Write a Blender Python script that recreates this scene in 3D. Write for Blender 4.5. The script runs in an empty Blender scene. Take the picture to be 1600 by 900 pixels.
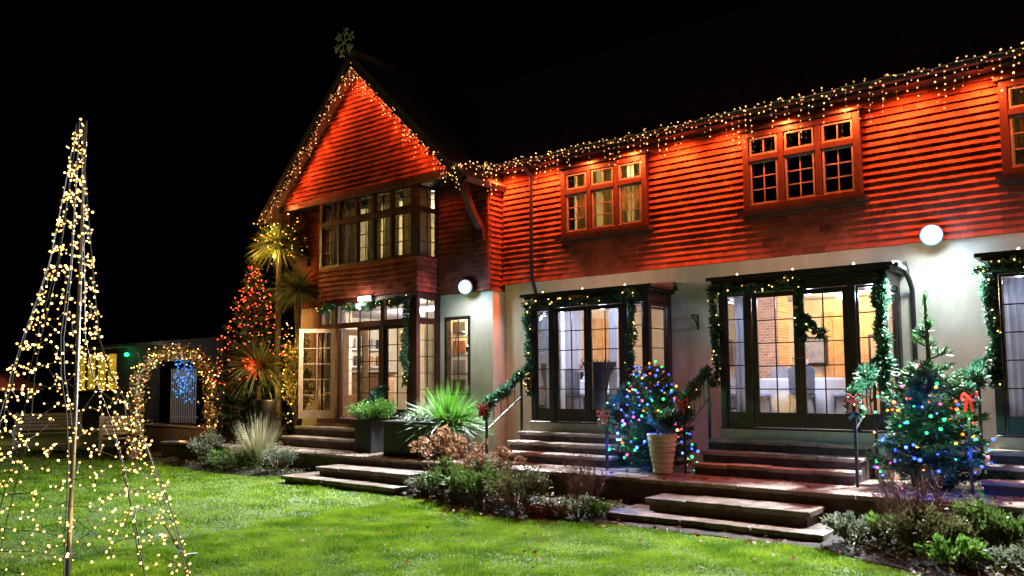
import bpy, math, random
import numpy as np
from mathutils import Vector, Matrix
R = math.radians
random.seed(7); rng = np.random.default_rng(7)
sc = bpy.context.scene
H = 1.82                                   # camera height above the lawn

# ------------------------------------------------------------------ camera, sky, moon, exposure
cam_d = bpy.data.cameras.new('camera'); cam = bpy.data.objects.new('camera', cam_d)
sc.collection.objects.link(cam)
M3 = Matrix(((0.7869526716634919, 0.05213561449770634, 0.614806774737103),
             (0.6169619179221878, -0.05362221784771934, -0.785164090866914),
             (-0.007967709549672849, 0.9971993458953121, -0.07436383630834123)))
cam.matrix_world = Matrix.Translation((0, 0, H)) @ M3.to_4x4()
cam_d.sensor_width = 36; cam_d.lens = 1250 / 1600 * 36; cam_d.shift_y = 52 / 1600
cam_d.clip_start = .05; cam_d.clip_end = 900
sc.camera = cam
world = bpy.data.worlds.new('World'); sc.world = world; world.use_nodes = True
wn = world.node_tree.nodes; wl = world.node_tree.links
sky = wn.new('ShaderNodeTexSky'); sky.sky_type = 'NISHITA'; sky.sun_disc = False
sky.sun_elevation = R(-4); sky.sun_rotation = R(200)
wn['Background'].inputs['Strength'].default_value = .004
wl.new(sky.outputs[0], wn['Background'].inputs['Color'])
moon_d = bpy.data.lights.new('moon', 'SUN'); moon_d.energy = .012; moon_d.angle = R(.5); moon_d.color = (.75, .85, 1)
moon = bpy.data.objects.new('moon', moon_d); sc.collection.objects.link(moon); moon.rotation_euler = (R(48), 0, R(25))
vs = sc.view_settings
vs.view_transform = 'Standard'; vs.look = 'None'; vs.gamma = 1; vs.use_curve_mapping = False; vs.exposure = 0.7
sc.render.engine = 'CYCLES'
cy = sc.cycles
cy.use_denoising = True; cy.use_adaptive_sampling = True; cy.adaptive_threshold = .02
cy.sample_clamp_indirect = 4; cy.sample_clamp_direct = 0; cy.use_light_tree = True
cy.max_bounces = 7; cy.diffuse_bounces = 3; cy.glossy_bounces = 3; cy.transparent_max_bounces = 24; cy.transmission_bounces = 4
cy.caustics_reflective = False; cy.caustics_refractive = False

# ------------------------------------------------------------------ helpers
def link(o): sc.collection.objects.link(o); return o
def origin(o):
    v = Vector((0, 0, 0))
    while o is not None: v += o.location; o = o.parent
    return v
def tag(o, label=None, cat=None, group=None, kind=None):
    if label: o['label'] = label
    if cat: o['category'] = cat
    if group: o['group'] = group
    if kind: o['kind'] = kind
    return o
def thing(name, loc, label, cat, group=None):
    o = link(bpy.data.objects.new(name, None)); o.location = loc; o.empty_display_size = .1
    return tag(o, label, cat, group)
def mesh_obj(name, V, F, mat, parent=None, smooth=False, kind=None):
    me = bpy.data.meshes.new(name)
    V = np.asarray(V, dtype=np.float32).reshape(-1, 3)
    if parent is not None:
        og = origin(parent); V = V - np.array(og, dtype=np.float32)
    if isinstance(F, np.ndarray):
        k = F.shape[1]
        me.vertices.add(len(V)); me.vertices.foreach_set('co', V.ravel())
        me.loops.add(F.size); me.loops.foreach_set('vertex_index', F.astype(np.int32).ravel())
        me.polygons.add(len(F)); me.polygons.foreach_set('loop_start', np.arange(0, F.size, k, dtype=np.int32))
        me.polygons.foreach_set('loop_total', np.full(len(F), k, dtype=np.int32))
        me.update(calc_edges=True)
    else:
        me.from_pydata(V.tolist(), [], F); me.update()
    if smooth: me.polygons.foreach_set('use_smooth', np.ones(len(me.polygons), dtype=bool))
    if mat is not None: me.materials.append(mat)
    o = link(bpy.data.objects.new(name, me)); o.parent = parent
    if kind: o['kind'] = kind
    return o
def set_tone(o, vals):
    a = o.data.attributes.new('tone', 'FLOAT', 'FACE'); a.data.foreach_set('value', np.asarray(vals, dtype=np.float32)); return o
class MB:
    def __init__(s): s.v = []; s.f = []
    def add(s, V, F):
        b = len(s.v); s.v += [tuple(p) for p in V]; s.f += [tuple(i + b for i in f) for f in F]; return s
    def box(s, x0, x1, y0, y1, z0, z1):
        return s.add([(x0,y0,z0),(x1,y0,z0),(x1,y1,z0),(x0,y1,z0),(x0,y0,z1),(x1,y0,z1),(x1,y1,z1),(x0,y1,z1)],
                     [(0,3,2,1),(4,5,6,7),(0,1,5,4),(1,2,6,5),(2,3,7,6),(3,0,4,7)])
    def bar(s, p, q, w, h=None, up=(0,0,1)):
        h = h or w; p, q = Vector(p), Vector(q); d = (q - p).normalized(); u = Vector(up)
        if abs(d.dot(u)) > .98: u = Vector((0, 1, 0))
        a = d.cross(u).normalized() * w / 2; b = a.cross(d).normalized() * h / 2
        V = [c + i * a + j * b for c in (p, q) for i, j in ((-1,-1),(1,-1),(1,1),(-1,1))]
        return s.add(V, [(3,2,1,0),(4,5,6,7),(0,1,5,4),(1,2,6,5),(2,3,7,6),(3,0,4,7)])
    def tube(s, pts, r, n=8):
        pts = [Vector(p) for p in pts]; rs = r if isinstance(r, (list, tuple)) else [r] * len(pts)
        b = len(s.v); prev = None
        for i, p in enumerate(pts):
            d = (pts[min(i + 1, len(pts) - 1)] - pts[max(i - 1, 0)]).normalized()
            if prev is None:
                a = d.cross(Vector((0, 0, 1)))
                if a.length < .05: a = d.cross(Vector((0, 1, 0)))
            else: a = prev - d * prev.dot(d)
            a.normalize(); prev = a; c = d.cross(a)
            for k in range(n):
                t = 2 * math.pi * k / n; s.v.append(tuple(p + rs[i] * (math.cos(t) * a + math.sin(t) * c)))
        for i in range(len(pts) - 1):
            for k in range(n):
                k2 = (k + 1) % n; s.f.append((b+i*n+k, b+i*n+k2, b+(i+1)*n+k2, b+(i+1)*n+k))
        s.f.append(tuple(b + k for k in range(n))[::-1]); s.f.append(tuple(b + (len(pts)-1)*n + k for k in range(n)))
        return s
    def lathe(s, prof, c=(0,0,0), n=24, fold=None):
        b = len(s.v)
        for r, z in prof:
            for k in range(n):
                t = 2 * math.pi * k / n; rr = fold(r, z, t) if fold else r
                s.v.append((c[0] + rr * math.cos(t), c[1] + rr * math.sin(t), c[2] + z))
        for i in range(len(prof) - 1):
            for k in range(n):
                k2 = (k + 1) % n; s.f.append((b+i*n+k, b+i*n+k2, b+(i+1)*n+k2, b+(i+1)*n+k))
        s.f.append(tuple(b + k for k in range(n))[::-1]); s.f.append(tuple(b + (len(prof)-1)*n + k for k in range(n)))
        return s
    def prism(s, poly, y0, y1):                       # polygon in x,z extruded along y
        n = len(poly); V = [(x, y0, z) for x, z in poly] + [(x, y1, z) for x, z in poly]
        F = [tuple(range(n)), tuple(range(2*n-1, n-1, -1))] + [(i, i+n, (i+1)%n+n, (i+1)%n) for i in range(n)]
        return s.add(V, F)
    def build(s, name, mat, parent=None, smooth=False, kind=None):
        return mesh_obj(name, s.v, s.f, mat, parent, smooth, kind)
def bevel(o, w=.01, seg=2):
    m = o.modifiers.new('bevel', 'BEVEL'); m.width = w; m.segments = seg; m.limit_method = 'ANGLE'; return o
def kids(o): return [c for c in sc.objects if c.parent == o]
def copy_tree(o, parent=None):
    c = o.copy(); link(c); c.parent = parent
    for ch in list(o.children): copy_tree(ch, c)
    return c

# ------------------------------------------------------------------ materials
def nodes(name):
    m = bpy.data.materials.new(name); m.use_nodes = True
    return m, m.node_tree.nodes, m.node_tree.links
def mat(name, c1, c2=None, rough=.6, scale=8, bump=0, bscale=None, spec=.4, metal=0, trans=0, rough2=None, detail=6):
    """Principled with a noise between two base colours, optional bump, roughness variation and translucency"""
    m, n, l = nodes(name); b = n['Principled BSDF']
    b.inputs['Roughness'].default_value = rough; b.inputs['Metallic'].default_value = metal
    b.inputs['Specular IOR Level'].default_value = spec
    tc = n.new('ShaderNodeTexCoord')
    col = None
    if c2 is not None:
        nz = n.new('ShaderNodeTexNoise'); nz.inputs['Scale'].default_value = scale; nz.inputs['Detail'].default_value = detail
        l.new(tc.outputs['Object'], nz.inputs['Vector'])
        rp = n.new('ShaderNodeValToRGB'); rp.color_ramp.elements[0].position = .36; rp.color_ramp.elements[1].position = .66
        rp.color_ramp.elements[0].color = (*c1, 1); rp.color_ramp.elements[1].color = (*c2, 1)
        l.new(nz.outputs['Fac'], rp.inputs['Fac']); col = rp.outputs['Color']; l.new(col, b.inputs['Base Color'])
        if rough2 is not None:
            n2 = n.new('ShaderNodeTexNoise'); n2.inputs['Scale'].default_value = scale * .35; l.new(tc.outputs['Object'], n2.inputs['Vector'])
            mr = n.new('ShaderNodeMapRange'); mr.inputs['From Min'].default_value = .42; mr.inputs['From Max'].default_value = .58
            mr.inputs['To Min'].default_value = rough; mr.inputs['To Max'].default_value = rough2
            l.new(n2.outputs['Fac'], mr.inputs['Value']); l.new(mr.outputs['Result'], b.inputs['Roughness'])
    else: b.inputs['Base Color'].default_value = (*c1, 1)
    if bump:
        nb = n.new('ShaderNodeTexNoise'); nb.inputs['Scale'].default_value = bscale or scale * 4; nb.inputs['Detail'].default_value = 5
        l.new(tc.outputs['Object'], nb.inputs['Vector'])
        bp = n.new('ShaderNodeBump'); bp.inputs['Strength'].default_value = bump; bp.inputs['Distance'].default_value = .02
        l.new(nb.outputs['Fac'], bp.inputs['Height']); l.new(bp.outputs['Normal'], b.inputs['Normal'])
    if trans:
        t = n.new('ShaderNodeBsdfTranslucent'); mx = n.new('ShaderNodeMixShader'); mx.inputs[0].default_value = trans
        if col is not None: l.new(col, t.inputs['Color'])
        else: t.inputs['Color'].default_value = (*c1, 1)
        l.new(b.outputs[0], mx.inputs[1]); l.new(t.outputs[0], mx.inputs[2]); l.new(mx.outputs[0], n['Material Output'].inputs['Surface'])
    return m
def emit(name, c, s, sample='AUTO'):
    m, n, l = nodes(name); b = n['Principled BSDF']
    b.inputs['Base Color'].default_value = (*c, 1); b.inputs['Emission Color'].default_value = (*c, 1); b.inputs['Emission Strength'].default_value = s
    if name.startswith('bulb'):
        at = n.new('ShaderNodeAttribute'); at.attribute_name = 'tone'; ma = n.new('ShaderNodeMath'); ma.operation = 'MULTIPLY_ADD'; l.new(at.outputs['Fac'], ma.inputs[0]); ma.inputs[1].default_value = s; ma.inputs[2].default_value = s; l.new(ma.outputs[0], b.inputs['Emission Strength'])
    m.cycles.emission_sampling = sample
    return m
def glass_mat(name, tint=(1, 1, 1), refl=.06):
    m, n, l = nodes(name); n.remove(n['Principled BSDF'])
    t = n.new('ShaderNodeBsdfTransparent'); t.inputs['Color'].default_value = (*tint, 1)
    g = n.new('ShaderNodeBsdfGlossy'); g.inputs['Roughness'].default_value = .03
    lw = n.new('ShaderNodeLayerWeight'); lw.inputs['Blend'].default_value = .25
    mr = n.new('ShaderNodeMapRange'); mr.inputs['To Min'].default_value = refl * .6; mr.inputs['To Max'].default_value = .5
    mx = n.new('ShaderNodeMixShader')
    l.new(lw.outputs['Fresnel'], mr.inputs['Value']); l.new(mr.outputs['Result'], mx.inputs[0])
    l.new(t.outputs[0], mx.inputs[1]); l.new(g.outputs[0], mx.inputs[2]); l.new(mx.outputs[0], n['Material Output'].inputs['Surface'])
    return m
M = {}
M['tile'] = mat('clay_tile', (.24, .06, .035), (.42, .12, .065), .75, 3, .2, 60, spec=.25, detail=9)
def tile_mat():
    m = mat('clay_tile', (.20, .045, .026), (.36, .09, .048), .8, 2.2, .25, 60, spec=.2, detail=8); n, l = m.node_tree.nodes, m.node_tree.links; b = n['Principled BSDF']
    at = n.new('ShaderNodeAttribute'); at.attribute_name = 'tone'; ad = n.new('ShaderNodeMath'); ad.operation = 'ADD'; ad.inputs[1].default_value = 1.0; l.new(at.outputs['Fac'], ad.inputs[0])
    cl = n.new('ShaderNodeClamp'); cl.inputs['Min'].default_value = .45; cl.inputs['Max'].default_value = 1.5; l.new(ad.outputs[0], cl.inputs['Value'])
    src = b.inputs['Base Color'].links[0].from_socket; vm = n.new('ShaderNodeVectorMath'); vm.operation = 'SCALE'; l.new(src, vm.inputs[0]); l.new(cl.outputs[0], vm.inputs['Scale']); l.new(vm.outputs[0], b.inputs['Base Color']); return m
M['tile'] = tile_mat()
M['rooftile'] = mat('roof_tile', (.10, .045, .03), (.17, .07, .045), .8, 6, .5, 30)
M['stucco'] = mat('stucco', (.70, .61, .47), (.84, .75, .60), .9, 1.3, .5, 60, spec=.2, detail=10)
def weather(m):
    n, l = m.node_tree.nodes, m.node_tree.links; b = n['Principled BSDF']; tc = n.new('ShaderNodeTexCoord'); mp = n.new('ShaderNodeMapping'); mp.inputs['Scale'].default_value = (2.2, 2.2, .6)
    nz = n.new('ShaderNodeTexNoise'); nz.inputs['Scale'].default_value = 1.4; nz.inputs['Detail'].default_value = 9; nz.inputs['Roughness'].default_value = .65; l.new(tc.outputs['Object'], mp.inputs[0]); l.new(mp.outputs[0], nz.inputs['Vector'])
    mr = n.new('ShaderNodeMapRange'); mr.inputs['From Min'].default_value = .38; mr.inputs['From Max'].default_value = .6; mr.inputs['To Min'].default_value = .86; mr.inputs['To Max'].default_value = 1.0; l.new(nz.outputs['Fac'], mr.inputs['Value'])
    src = b.inputs['Base Color'].links[0].from_socket; vm = n.new('ShaderNodeVectorMath'); vm.operation = 'SCALE'; l.new(src, vm.inputs[0]); l.new(mr.outputs[0], vm.inputs['Scale']); l.new(vm.outputs[0], b.inputs['Base Color'])
weather(M['stucco'])
M['timber'] = mat('dark_timber', (.018, .012, .010), (.042, .026, .019), .38, 7, .15, 40)
M['frame'] = mat('window_timber', (.040, .009, .008), (.065, .014, .011), .5, 9, .1, 50)
M['bars'] = mat('glazing_bar_paint', (.16, .12, .10), (.26, .20, .17), .5, 9)
M['oak'] = mat('pale_door_timber', (.30, .17, .08), (.42, .25, .13), .45, 9, .1, 60)
M['glass'] = glass_mat('window_glass')
M['darkglass'] = glass_mat('upper_window_glass', (.8, .85, .85), .1)
M['stone'] = mat('step_stone', (.055, .042, .032), (.14, .11, .085), .6, 5, .9, 22, rough2=.32, detail=10)
M['doorstone'] = mat('door_step_stone', (.20, .16, .13), (.36, .29, .24), .55, 5, .7, 22, rough2=.3, detail=10)  # paler copy of the step stone, lightened to make up for weak floodlight
M['paving'] = mat('paving_stone', (.10, .075, .06), (.22, .17, .135), .5, 4, .5, 22, rough2=.14, spec=.6, detail=10)
M['riser'] = mat('riser_brick', (.055, .035, .028), (.11, .07, .05), .85, 9, .5, 30)
M['cream'] = mat('cream_riser', (.42, .36, .24), (.52, .45, .31), .8, 6, .2)
M['soil'] = mat('bed_soil', (.010, .007, .005), (.024, .016, .011), .95, 14, .9, 40)
M['lawn'] = mat('lawn_ground', (.035, .065, .008), (.075, .125, .012), .9, 2.5, .6, 60)
M['grass'] = mat('grass_blade', (.055, .125, .005), (.175, .275, .014), .6, 2.1, trans=.45, spec=.12, detail=12)
M['iron'] = mat('black_iron', (.012, .012, .013), None, .4, spec=.5)
M['pipe'] = mat('black_pipe', (.015, .015, .017), None, .35)
M['lead'] = mat('lead_roof', (.05, .055, .06), (.09, .095, .10), .55, 5, .2)
M['black_planter'] = mat('black_planter', (.006, .006, .007), (.011, .011, .012), .5, 4, .1)
M['pot'] = mat('ribbed_pot', (.42, .30, .20), (.56, .42, .29), .7, 5, .2)
M['fir'] = mat('fir_needles', (.016, .050, .018), (.042, .100, .032), .6, 6, trans=.2)
M['garland'] = mat('garland_needles', (.020, .080, .042), (.055, .150, .080), .6, 9, trans=.2)
M['bark'] = mat('bark', (.035, .025, .018), (.075, .055, .038), .9, 12, .6)
M['box'] = mat('box_leaf', (.045, .130, .015), (.10, .235, .030), .5, 6, trans=.3)
M['spike'] = mat('strap_leaf', (.030, .100, .008), (.072, .190, .020), .45, 3, trans=.35)
M['cord'] = mat('cordyline_leaf', (.06, .075, .015), (.13, .13, .035), .5, 3, trans=.3)
M['leafA'] = mat('shrub_leaf_green', (.035, .075, .012), (.085, .135, .028), .55, 5, trans=.3)
M['leafB'] = mat('shrub_leaf_olive', (.050, .055, .018), (.105, .100, .035), .6, 5, trans=.3)
M['leafC'] = mat('shrub_leaf_grey', (.10, .125, .075), (.20, .22, .14), .6, 5, trans=.3)
M['leafD'] = mat('leaf_litter_red', (.09, .025, .015), (.16, .06, .03), .7, 5, trans=.3)
M['leafE'] = mat('shrub_leaf_bright', (.07, .17, .02), (.14, .27, .04), .5, 5, trans=.35)
M['dry'] = mat('dried_flower', (.12, .055, .025), (.27, .145, .07), .8, 14, trans=.3)
M['twig'] = mat('bare_twig', (.11, .06, .045), (.20, .12, .09), .85, 10)
M['straw'] = mat('straw_grass', (.20, .20, .10), (.32, .30, .17), .7, 5, trans=.3)
M['ivy'] = mat('climber_leaf', (.09, .085, .015), (.20, .15, .03), .5, 6, trans=.3)
M['bow'] = mat('red_ribbon', (.34, .02, .03), (.45, .05, .05), .35, 8)
M['bauble'] = mat('gold_bauble', (.55, .28, .06), None, .25, metal=.8)
M['wire'] = mat('dark_wire', (.02, .02, .018), None, .6)
M['palewire'] = mat('clear_wire', (.30, .27, .20), None, .4)
M['pole'] = mat('steel_pole', (.16, .16, .165), None, .4, metal=.7)
M['snow'] = mat('snowflake_tube', (.55, .55, .56), None, .4)
M['curtain'] = mat('white_curtain', (.64, .66, .70), (.74, .75, .78), .8, 6, trans=.55)
M['curtain2'] = mat('cream_curtain', (.55, .46, .28), (.66, .56, .36), .8, 6, trans=.4)
M['roomwall'] = mat('room_plaster', (.50, .40, .24), (.60, .50, .32), .85, 3)
M['roomceil'] = mat('room_ceiling', (.66, .64, .72), None, .9)
M['roomfloor'] = mat('room_carpet', (.12, .09, .09), (.22, .16, .15), .9, 10)
M['panel'] = mat('orange_timber_panel', (.42, .23, .09), (.56, .33, .14), .5, 5)
M['ivydoor'] = mat('yellow_green_paint', (.40, .42, .10), (.48, .50, .14), .6, 5)
M['dark'] = mat('unlit_room_shade', (.02, .02, .022), None, .9)  # near-black colour stands in for the shade of an unlit room
M['cloth'] = mat('white_tablecloth', (.75, .74, .74), None, .8)
M['chair'] = mat('grey_chair_cloth', (.22, .23, .27), (.30, .31, .35), .8, 9)
M['blackcloth'] = mat('black_stretch_cloth', (.012, .012, .015), None, .6)
M['whitewood'] = mat('white_paint_timber', (.66, .66, .66), (.76, .76, .76), .6, 6)
def brick_tex():
    m, n, l = nodes('pier_brick'); b = n['Principled BSDF']; tc = n.new('ShaderNodeTexCoord'); mp = n.new('ShaderNodeMapping'); mp.inputs['Rotation'].default_value = (math.pi/2, 0, 0)
    t = n.new('ShaderNodeTexBrick'); t.inputs['Scale'].default_value = 4.4; t.inputs['Color1'].default_value = (.42, .17, .07, 1); t.inputs['Color2'].default_value = (.55, .26, .12, 1); t.inputs['Mortar'].default_value = (.5, .42, .33, 1)
    l.new(tc.outputs['Object'], mp.inputs[0]); l.new(mp.outputs[0], t.inputs['Vector']); l.new(t.outputs['Color'], b.inputs['Base Color']); b.inputs['Roughness'].default_value = .85; return m
M['pier'] = brick_tex()
M['brick'] = mat('garden_brick', (.24, .09, .05), (.36, .15, .08), .85, 9, .5, 40)
M['canvas'] = mat('orange_canvas', (.45, .13, .06), None, .8, trans=.3)
M['flower'] = mat('pink_silk_flower', (.55, .30, .24), (.66, .50, .40), .7, 9, trans=.3)
M['shed'] = mat('pavilion_board', (.045, .042, .038), (.08, .075, .065), .8, 6, .3)
WARM = (1, .62, .22)
M['b_warm'] = emit('bulb_warm', (1, .54, .14), 3.8)
M['b_ice'] = emit('bulb_icicle', (1, .48, .16), 1.7, 'NONE')
M['b_white'] = emit('bulb_white', (1, .75, .45), 1.6, 'NONE')
M['b_red'] = emit('bulb_red', (1, .09, .03), 3.4)
M['b_blue'] = emit('bulb_blue', (.035, .09, 1), 5)
M['b_green'] = emit('bulb_green', (.02, .75, .18), 3)
M['b_amber'] = emit('bulb_amber', (1, .40, .03), 3)
M['b_pink'] = emit('bulb_pink', (1, .08, .35), 3)
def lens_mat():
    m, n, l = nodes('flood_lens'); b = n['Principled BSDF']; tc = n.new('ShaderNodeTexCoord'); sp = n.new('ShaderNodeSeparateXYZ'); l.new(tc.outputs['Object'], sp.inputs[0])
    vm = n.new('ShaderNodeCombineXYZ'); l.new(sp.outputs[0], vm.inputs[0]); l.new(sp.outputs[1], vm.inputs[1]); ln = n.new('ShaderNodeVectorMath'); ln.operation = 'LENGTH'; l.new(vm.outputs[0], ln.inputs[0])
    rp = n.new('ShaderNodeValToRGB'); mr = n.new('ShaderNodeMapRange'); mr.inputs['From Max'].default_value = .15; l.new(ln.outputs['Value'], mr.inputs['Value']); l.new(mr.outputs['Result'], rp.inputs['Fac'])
    e = rp.color_ramp.elements; e[0].position = .55; e[0].color = (1, 1, 1, 1); e[1].position = 1.0; e[1].color = (.002, .008, .018, 1); x = e.new(.78); x.color = (.07, .13, .19, 1)  # bright core fading to a blue rim paints a glow into the lens
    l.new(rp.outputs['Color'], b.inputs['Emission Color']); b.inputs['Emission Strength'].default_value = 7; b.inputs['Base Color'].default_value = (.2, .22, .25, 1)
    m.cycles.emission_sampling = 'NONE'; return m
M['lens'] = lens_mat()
M['lampglow'] = emit('lamp_shade_glow', (1, .85, .62), 6, 'NONE')
M['coolglow'] = emit('cool_shade_glow', (.8, .86, 1), 6, 'NONE')

# ------------------------------------------------------------------ foliage and bulbs, as numpy meshes
def unit(a): return a / np.maximum(np.linalg.norm(a, axis=-1, keepdims=True), 1e-9)
def leaves(P, D, L, W, fold=.15, r=rng):
    """diamond leaves: P base points, D directions, L lengths, W widths"""
    P = np.asarray(P, float); D = unit(np.asarray(D, float)); n = len(P)
    L = np.broadcast_to(L, (n,))[:, None]; W = np.broadcast_to(W, (n,))[:, None]
    S = unit(np.cross(D, unit(r.normal(size=(n, 3))))); N = np.cross(S, D)
    V = np.stack([P, P + D*L*.45 + S*W*.5 + N*L*fold*.4, P + D*L - N*L*fold, P + D*L*.45 - S*W*.5 + N*L*fold*.4], 1)
    F = np.arange(4*n).reshape(n, 4)
    return V.reshape(-1, 3), F
def blades(P, D, L, W, droop, seg=4, r=rng):
    """arching strap blades"""
    n = len(P); P = np.asarray(P, float); D = unit(np.asarray(D, float))
    L = np.broadcast_to(L, (n,)); W = np.broadcast_to(W, (n,)); droop = np.broadcast_to(droop, (n,))
    S = np.cross(D, np.array([0, 0, 1.])); S = unit(S + 1e-4); ang = r.uniform(-.7, .7, n)[:, None]
    S = unit(S*np.cos(ang) + np.cross(D, S)*np.sin(ang))
    V = []
    for i in range(seg + 1):
        t = i / seg
        c = P + D*(L*t)[:, None] + np.array([0, 0, -1.])*(droop*L*t*t)[:, None]
        w = (W*(1 - t**1.6)*(.6 + .4*min(1, t*4)) + .001)[:, None]/2
        V += [c - S*w, c + S*w]
    V = np.stack(V, 1); k = 2*(seg + 1); b = (np.arange(n)*k)[:, None]
    F = np.concatenate([b + np.array([[2*i, 2*i+1, 2*i+3, 2*i+2]]) for i in range(seg)], 0)
    return V.reshape(-1, 3), F
_g = (1 + 5**.5)/2
OV = unit(np.array([(-1,_g,0),(1,_g,0),(-1,-_g,0),(1,-_g,0),(0,-1,_g),(0,1,_g),(0,-1,-_g),(0,1,-_g),(_g,0,-1),(_g,0,1),(-_g,0,-1),(-_g,0,1)], float))
OF = np.array([(0,11,5),(0,5,1),(0,1,7),(0,7,10),(0,10,11),(1,5,9),(5,11,4),(11,10,2),(10,7,6),(7,1,8),(3,9,4),(3,4,2),(3,2,6),(3,6,8),(3,8,9),(4,9,5),(2,4,11),(6,2,10),(8,6,7),(9,8,1)])
def orbs(P, r):
    P = np.asarray(P, float); n = len(P); r = np.broadcast_to(r, (n,))
    V = P[:, None, :] + OV[None]*r[:, None, None]
    F = (np.arange(n)*12)[:, None, None] + OF[None]
    return V.reshape(-1, 3), F.reshape(-1, 3)
def bulbs(P, r, m, parent, name='bulb_set'):
    if len(P) == 0: return
    V, F = orbs(P, r); o = mesh_obj(name, V, F, m, parent, kind='stuff')
    return set_tone(o, np.repeat(np.clip(rng.lognormal(-.25, .6, len(P)), .25, 2.6), 20) - 1)
def join(*ms):
    Vs, Fs, b = [], [], 0
    for V, F in ms: Vs.append(V); Fs.append(F + b); b += len(V)
    return np.concatenate(Vs), np.concatenate(Fs)
def ball_dirs(n, up=.0, r=rng):
    d = unit(r.normal(size=(n, 3))); d[:, 2] += up; return unit(d)
def shrub(name, label, cat, loc, rx, ry, h, m, n=2200, leaf=.05, stems=14, twig='bark', up=.5, group=None, seed=1, wid=.5, lump=.25):
    r = np.random.default_rng(seed); t = thing(name, loc, label, cat, group); L = np.array(loc)
    mb = MB(); tips = []
    for i in range(stems):
        a = r.uniform(0, 6.283); q = r.uniform(.25, 1)**.6; hh = h*r.uniform(.6, 1.05)*(1 - .35*q*q)
        tip = L + np.array([rx*q*math.cos(a), ry*q*math.sin(a), hh]); base = L + np.array([rx*.12*math.cos(a), ry*.12*math.sin(a), -.02])
        mid = (base*.45 + tip*.55) + np.array([0, 0, h*.12]); mb.tube([base, mid, tip], [.012, .008, .003], 5); tips.append((base, mid, tip))
    mb.build('stem_set', M[twig], t, kind='stuff')
    k = r.integers(0, stems, n); tt = r.uniform(.35, 1.0, n)**.8
    B = np.array([x[0] for x in tips])[k]; Mi = np.array([x[1] for x in tips])[k]; T = np.array([x[2] for x in tips])[k]
    u = tt[:, None]; C = (1-u)**2*B + 2*u*(1-u)*Mi + u*u*T
    off = ball_dirs(n, .1, r)*(r.uniform(0, 1, n)**.7*lump*max(rx, .2))[:, None]; off[:, 2] *= .75
    P = C + off; P[:, 2] = np.maximum(P[:, 2], loc[2] + .01)
    D = unit(off + (P - (L + [0, 0, h*.2]))*.6) + np.array([0, 0, up])*r.uniform(0, 1, (n, 1)) + r.normal(size=(n, 3))*.35
    V, F = leaves(P, D, leaf*r.uniform(.6, 1.25, n), leaf*wid*r.uniform(.7, 1.2, n), r=r)
    mesh_obj('foliage', V, F, M[m], t, kind='stuff'); return t
def spiky(name, label, cat, loc, rad, n, m, width=.03, droop=.5, low=.05, seed=1, group=None, core=.12):
    r = np.random.default_rng(seed); t = thing(name, loc, label, cat, group)
    az = r.uniform(0, 6.283, n); el = np.arcsin(r.uniform(low, 1, n))
    D = np.stack([np.cos(az)*np.cos(el), np.sin(az)*np.cos(el), np.sin(el)], 1)
    P = np.array(loc) + D*[core, core, .03]
    V, F = blades(P, D, rad*r.uniform(.65, 1.1, n), width*r.uniform(.6, 1.2, n), droop*r.uniform(.3, 1.1, n)*np.cos(el), 5, r)
    mesh_obj('leaf_blade_set', V, F, M[m], t, kind='stuff')
    mb = MB(); mb.lathe([(core*.9, -.02), (core, .05), (core*.5, .16), (.01, .2)], loc, 10); mb.build('crown_base', M['bark'], t)
    return t

def light(kind, name, loc, energy, color, parent=None, radius=.05, aim=None, cone=150, blend=.6):
    d = bpy.data.lights.new(name, kind); d.energy = energy; d.color = color; d.shadow_soft_size = radius
    o = link(bpy.data.objects.new(name, d)); o.parent = parent
    o.location = Vector(loc) - (origin(parent) if parent else Vector((0, 0, 0)))
    if kind == 'SPOT':
        d.spot_size = R(cone); d.spot_blend = blend
        o.rotation_euler = Vector(aim).to_track_quat('-Z', 'Y').to_euler()
    return o

# ------------------------------------------------------------------ lawn, beds, terrace
TZ = .45                                            # terrace level
ld = MB(); 
ld.add([(-300, -300, 0), (300, -300, 0), (300, 300, 0), (-300, 300, 0)], [(0, 1, 2, 3)])
lawn = tag(ld.build('lawn', M['lawn']), kind='structure')
# front edge of the planting beds (x, y), the lawn lies in front of it
EDGE = [(-19.0, 9.75), (-17.4, 9.55), (-15.8, 9.25), (-14.4, 9.3), (-13.2, 9.5), (-12.5, 9.3), (-9.45, 9.1), (-8.9, 9.2), (-7.9, 8.75), (-6.8, 8.45),
        (-6.0, 8.55), (-5.6, 8.85), (-2.75, 8.85), (-2.3, 8.6), (-1.6, 8.2), (-.6, 8.0), (3.5, 7.9)]
def edge_y(x):
    xs = [e[0] for e in EDGE]; ys = [e[1] for e in EDGE]; return np.interp(x, xs, ys)
n = 160; xs = np.linspace(-19, 3.5, n); V = []; F = []
for i, x in enumerate(xs):
    y0 = edge_y(x)
    for j in range(7):
        t = j/6; y = y0 + (10.1 - y0)*t
        V.append((x, y + (.03*math.sin(x*9) if j == 0 else 0), .012 + .07*math.sin(math.pi*min(1, t*1.4)*.5) + .025*random.random()*(t > .05)))
for i in range(n - 1):
    for j in range(6): a = i*7 + j; F.append((a, a+7, a+8, a+1))
tag(mesh_obj('flower_bed', V, F, M['soil'], smooth=True), kind='structure')
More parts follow.
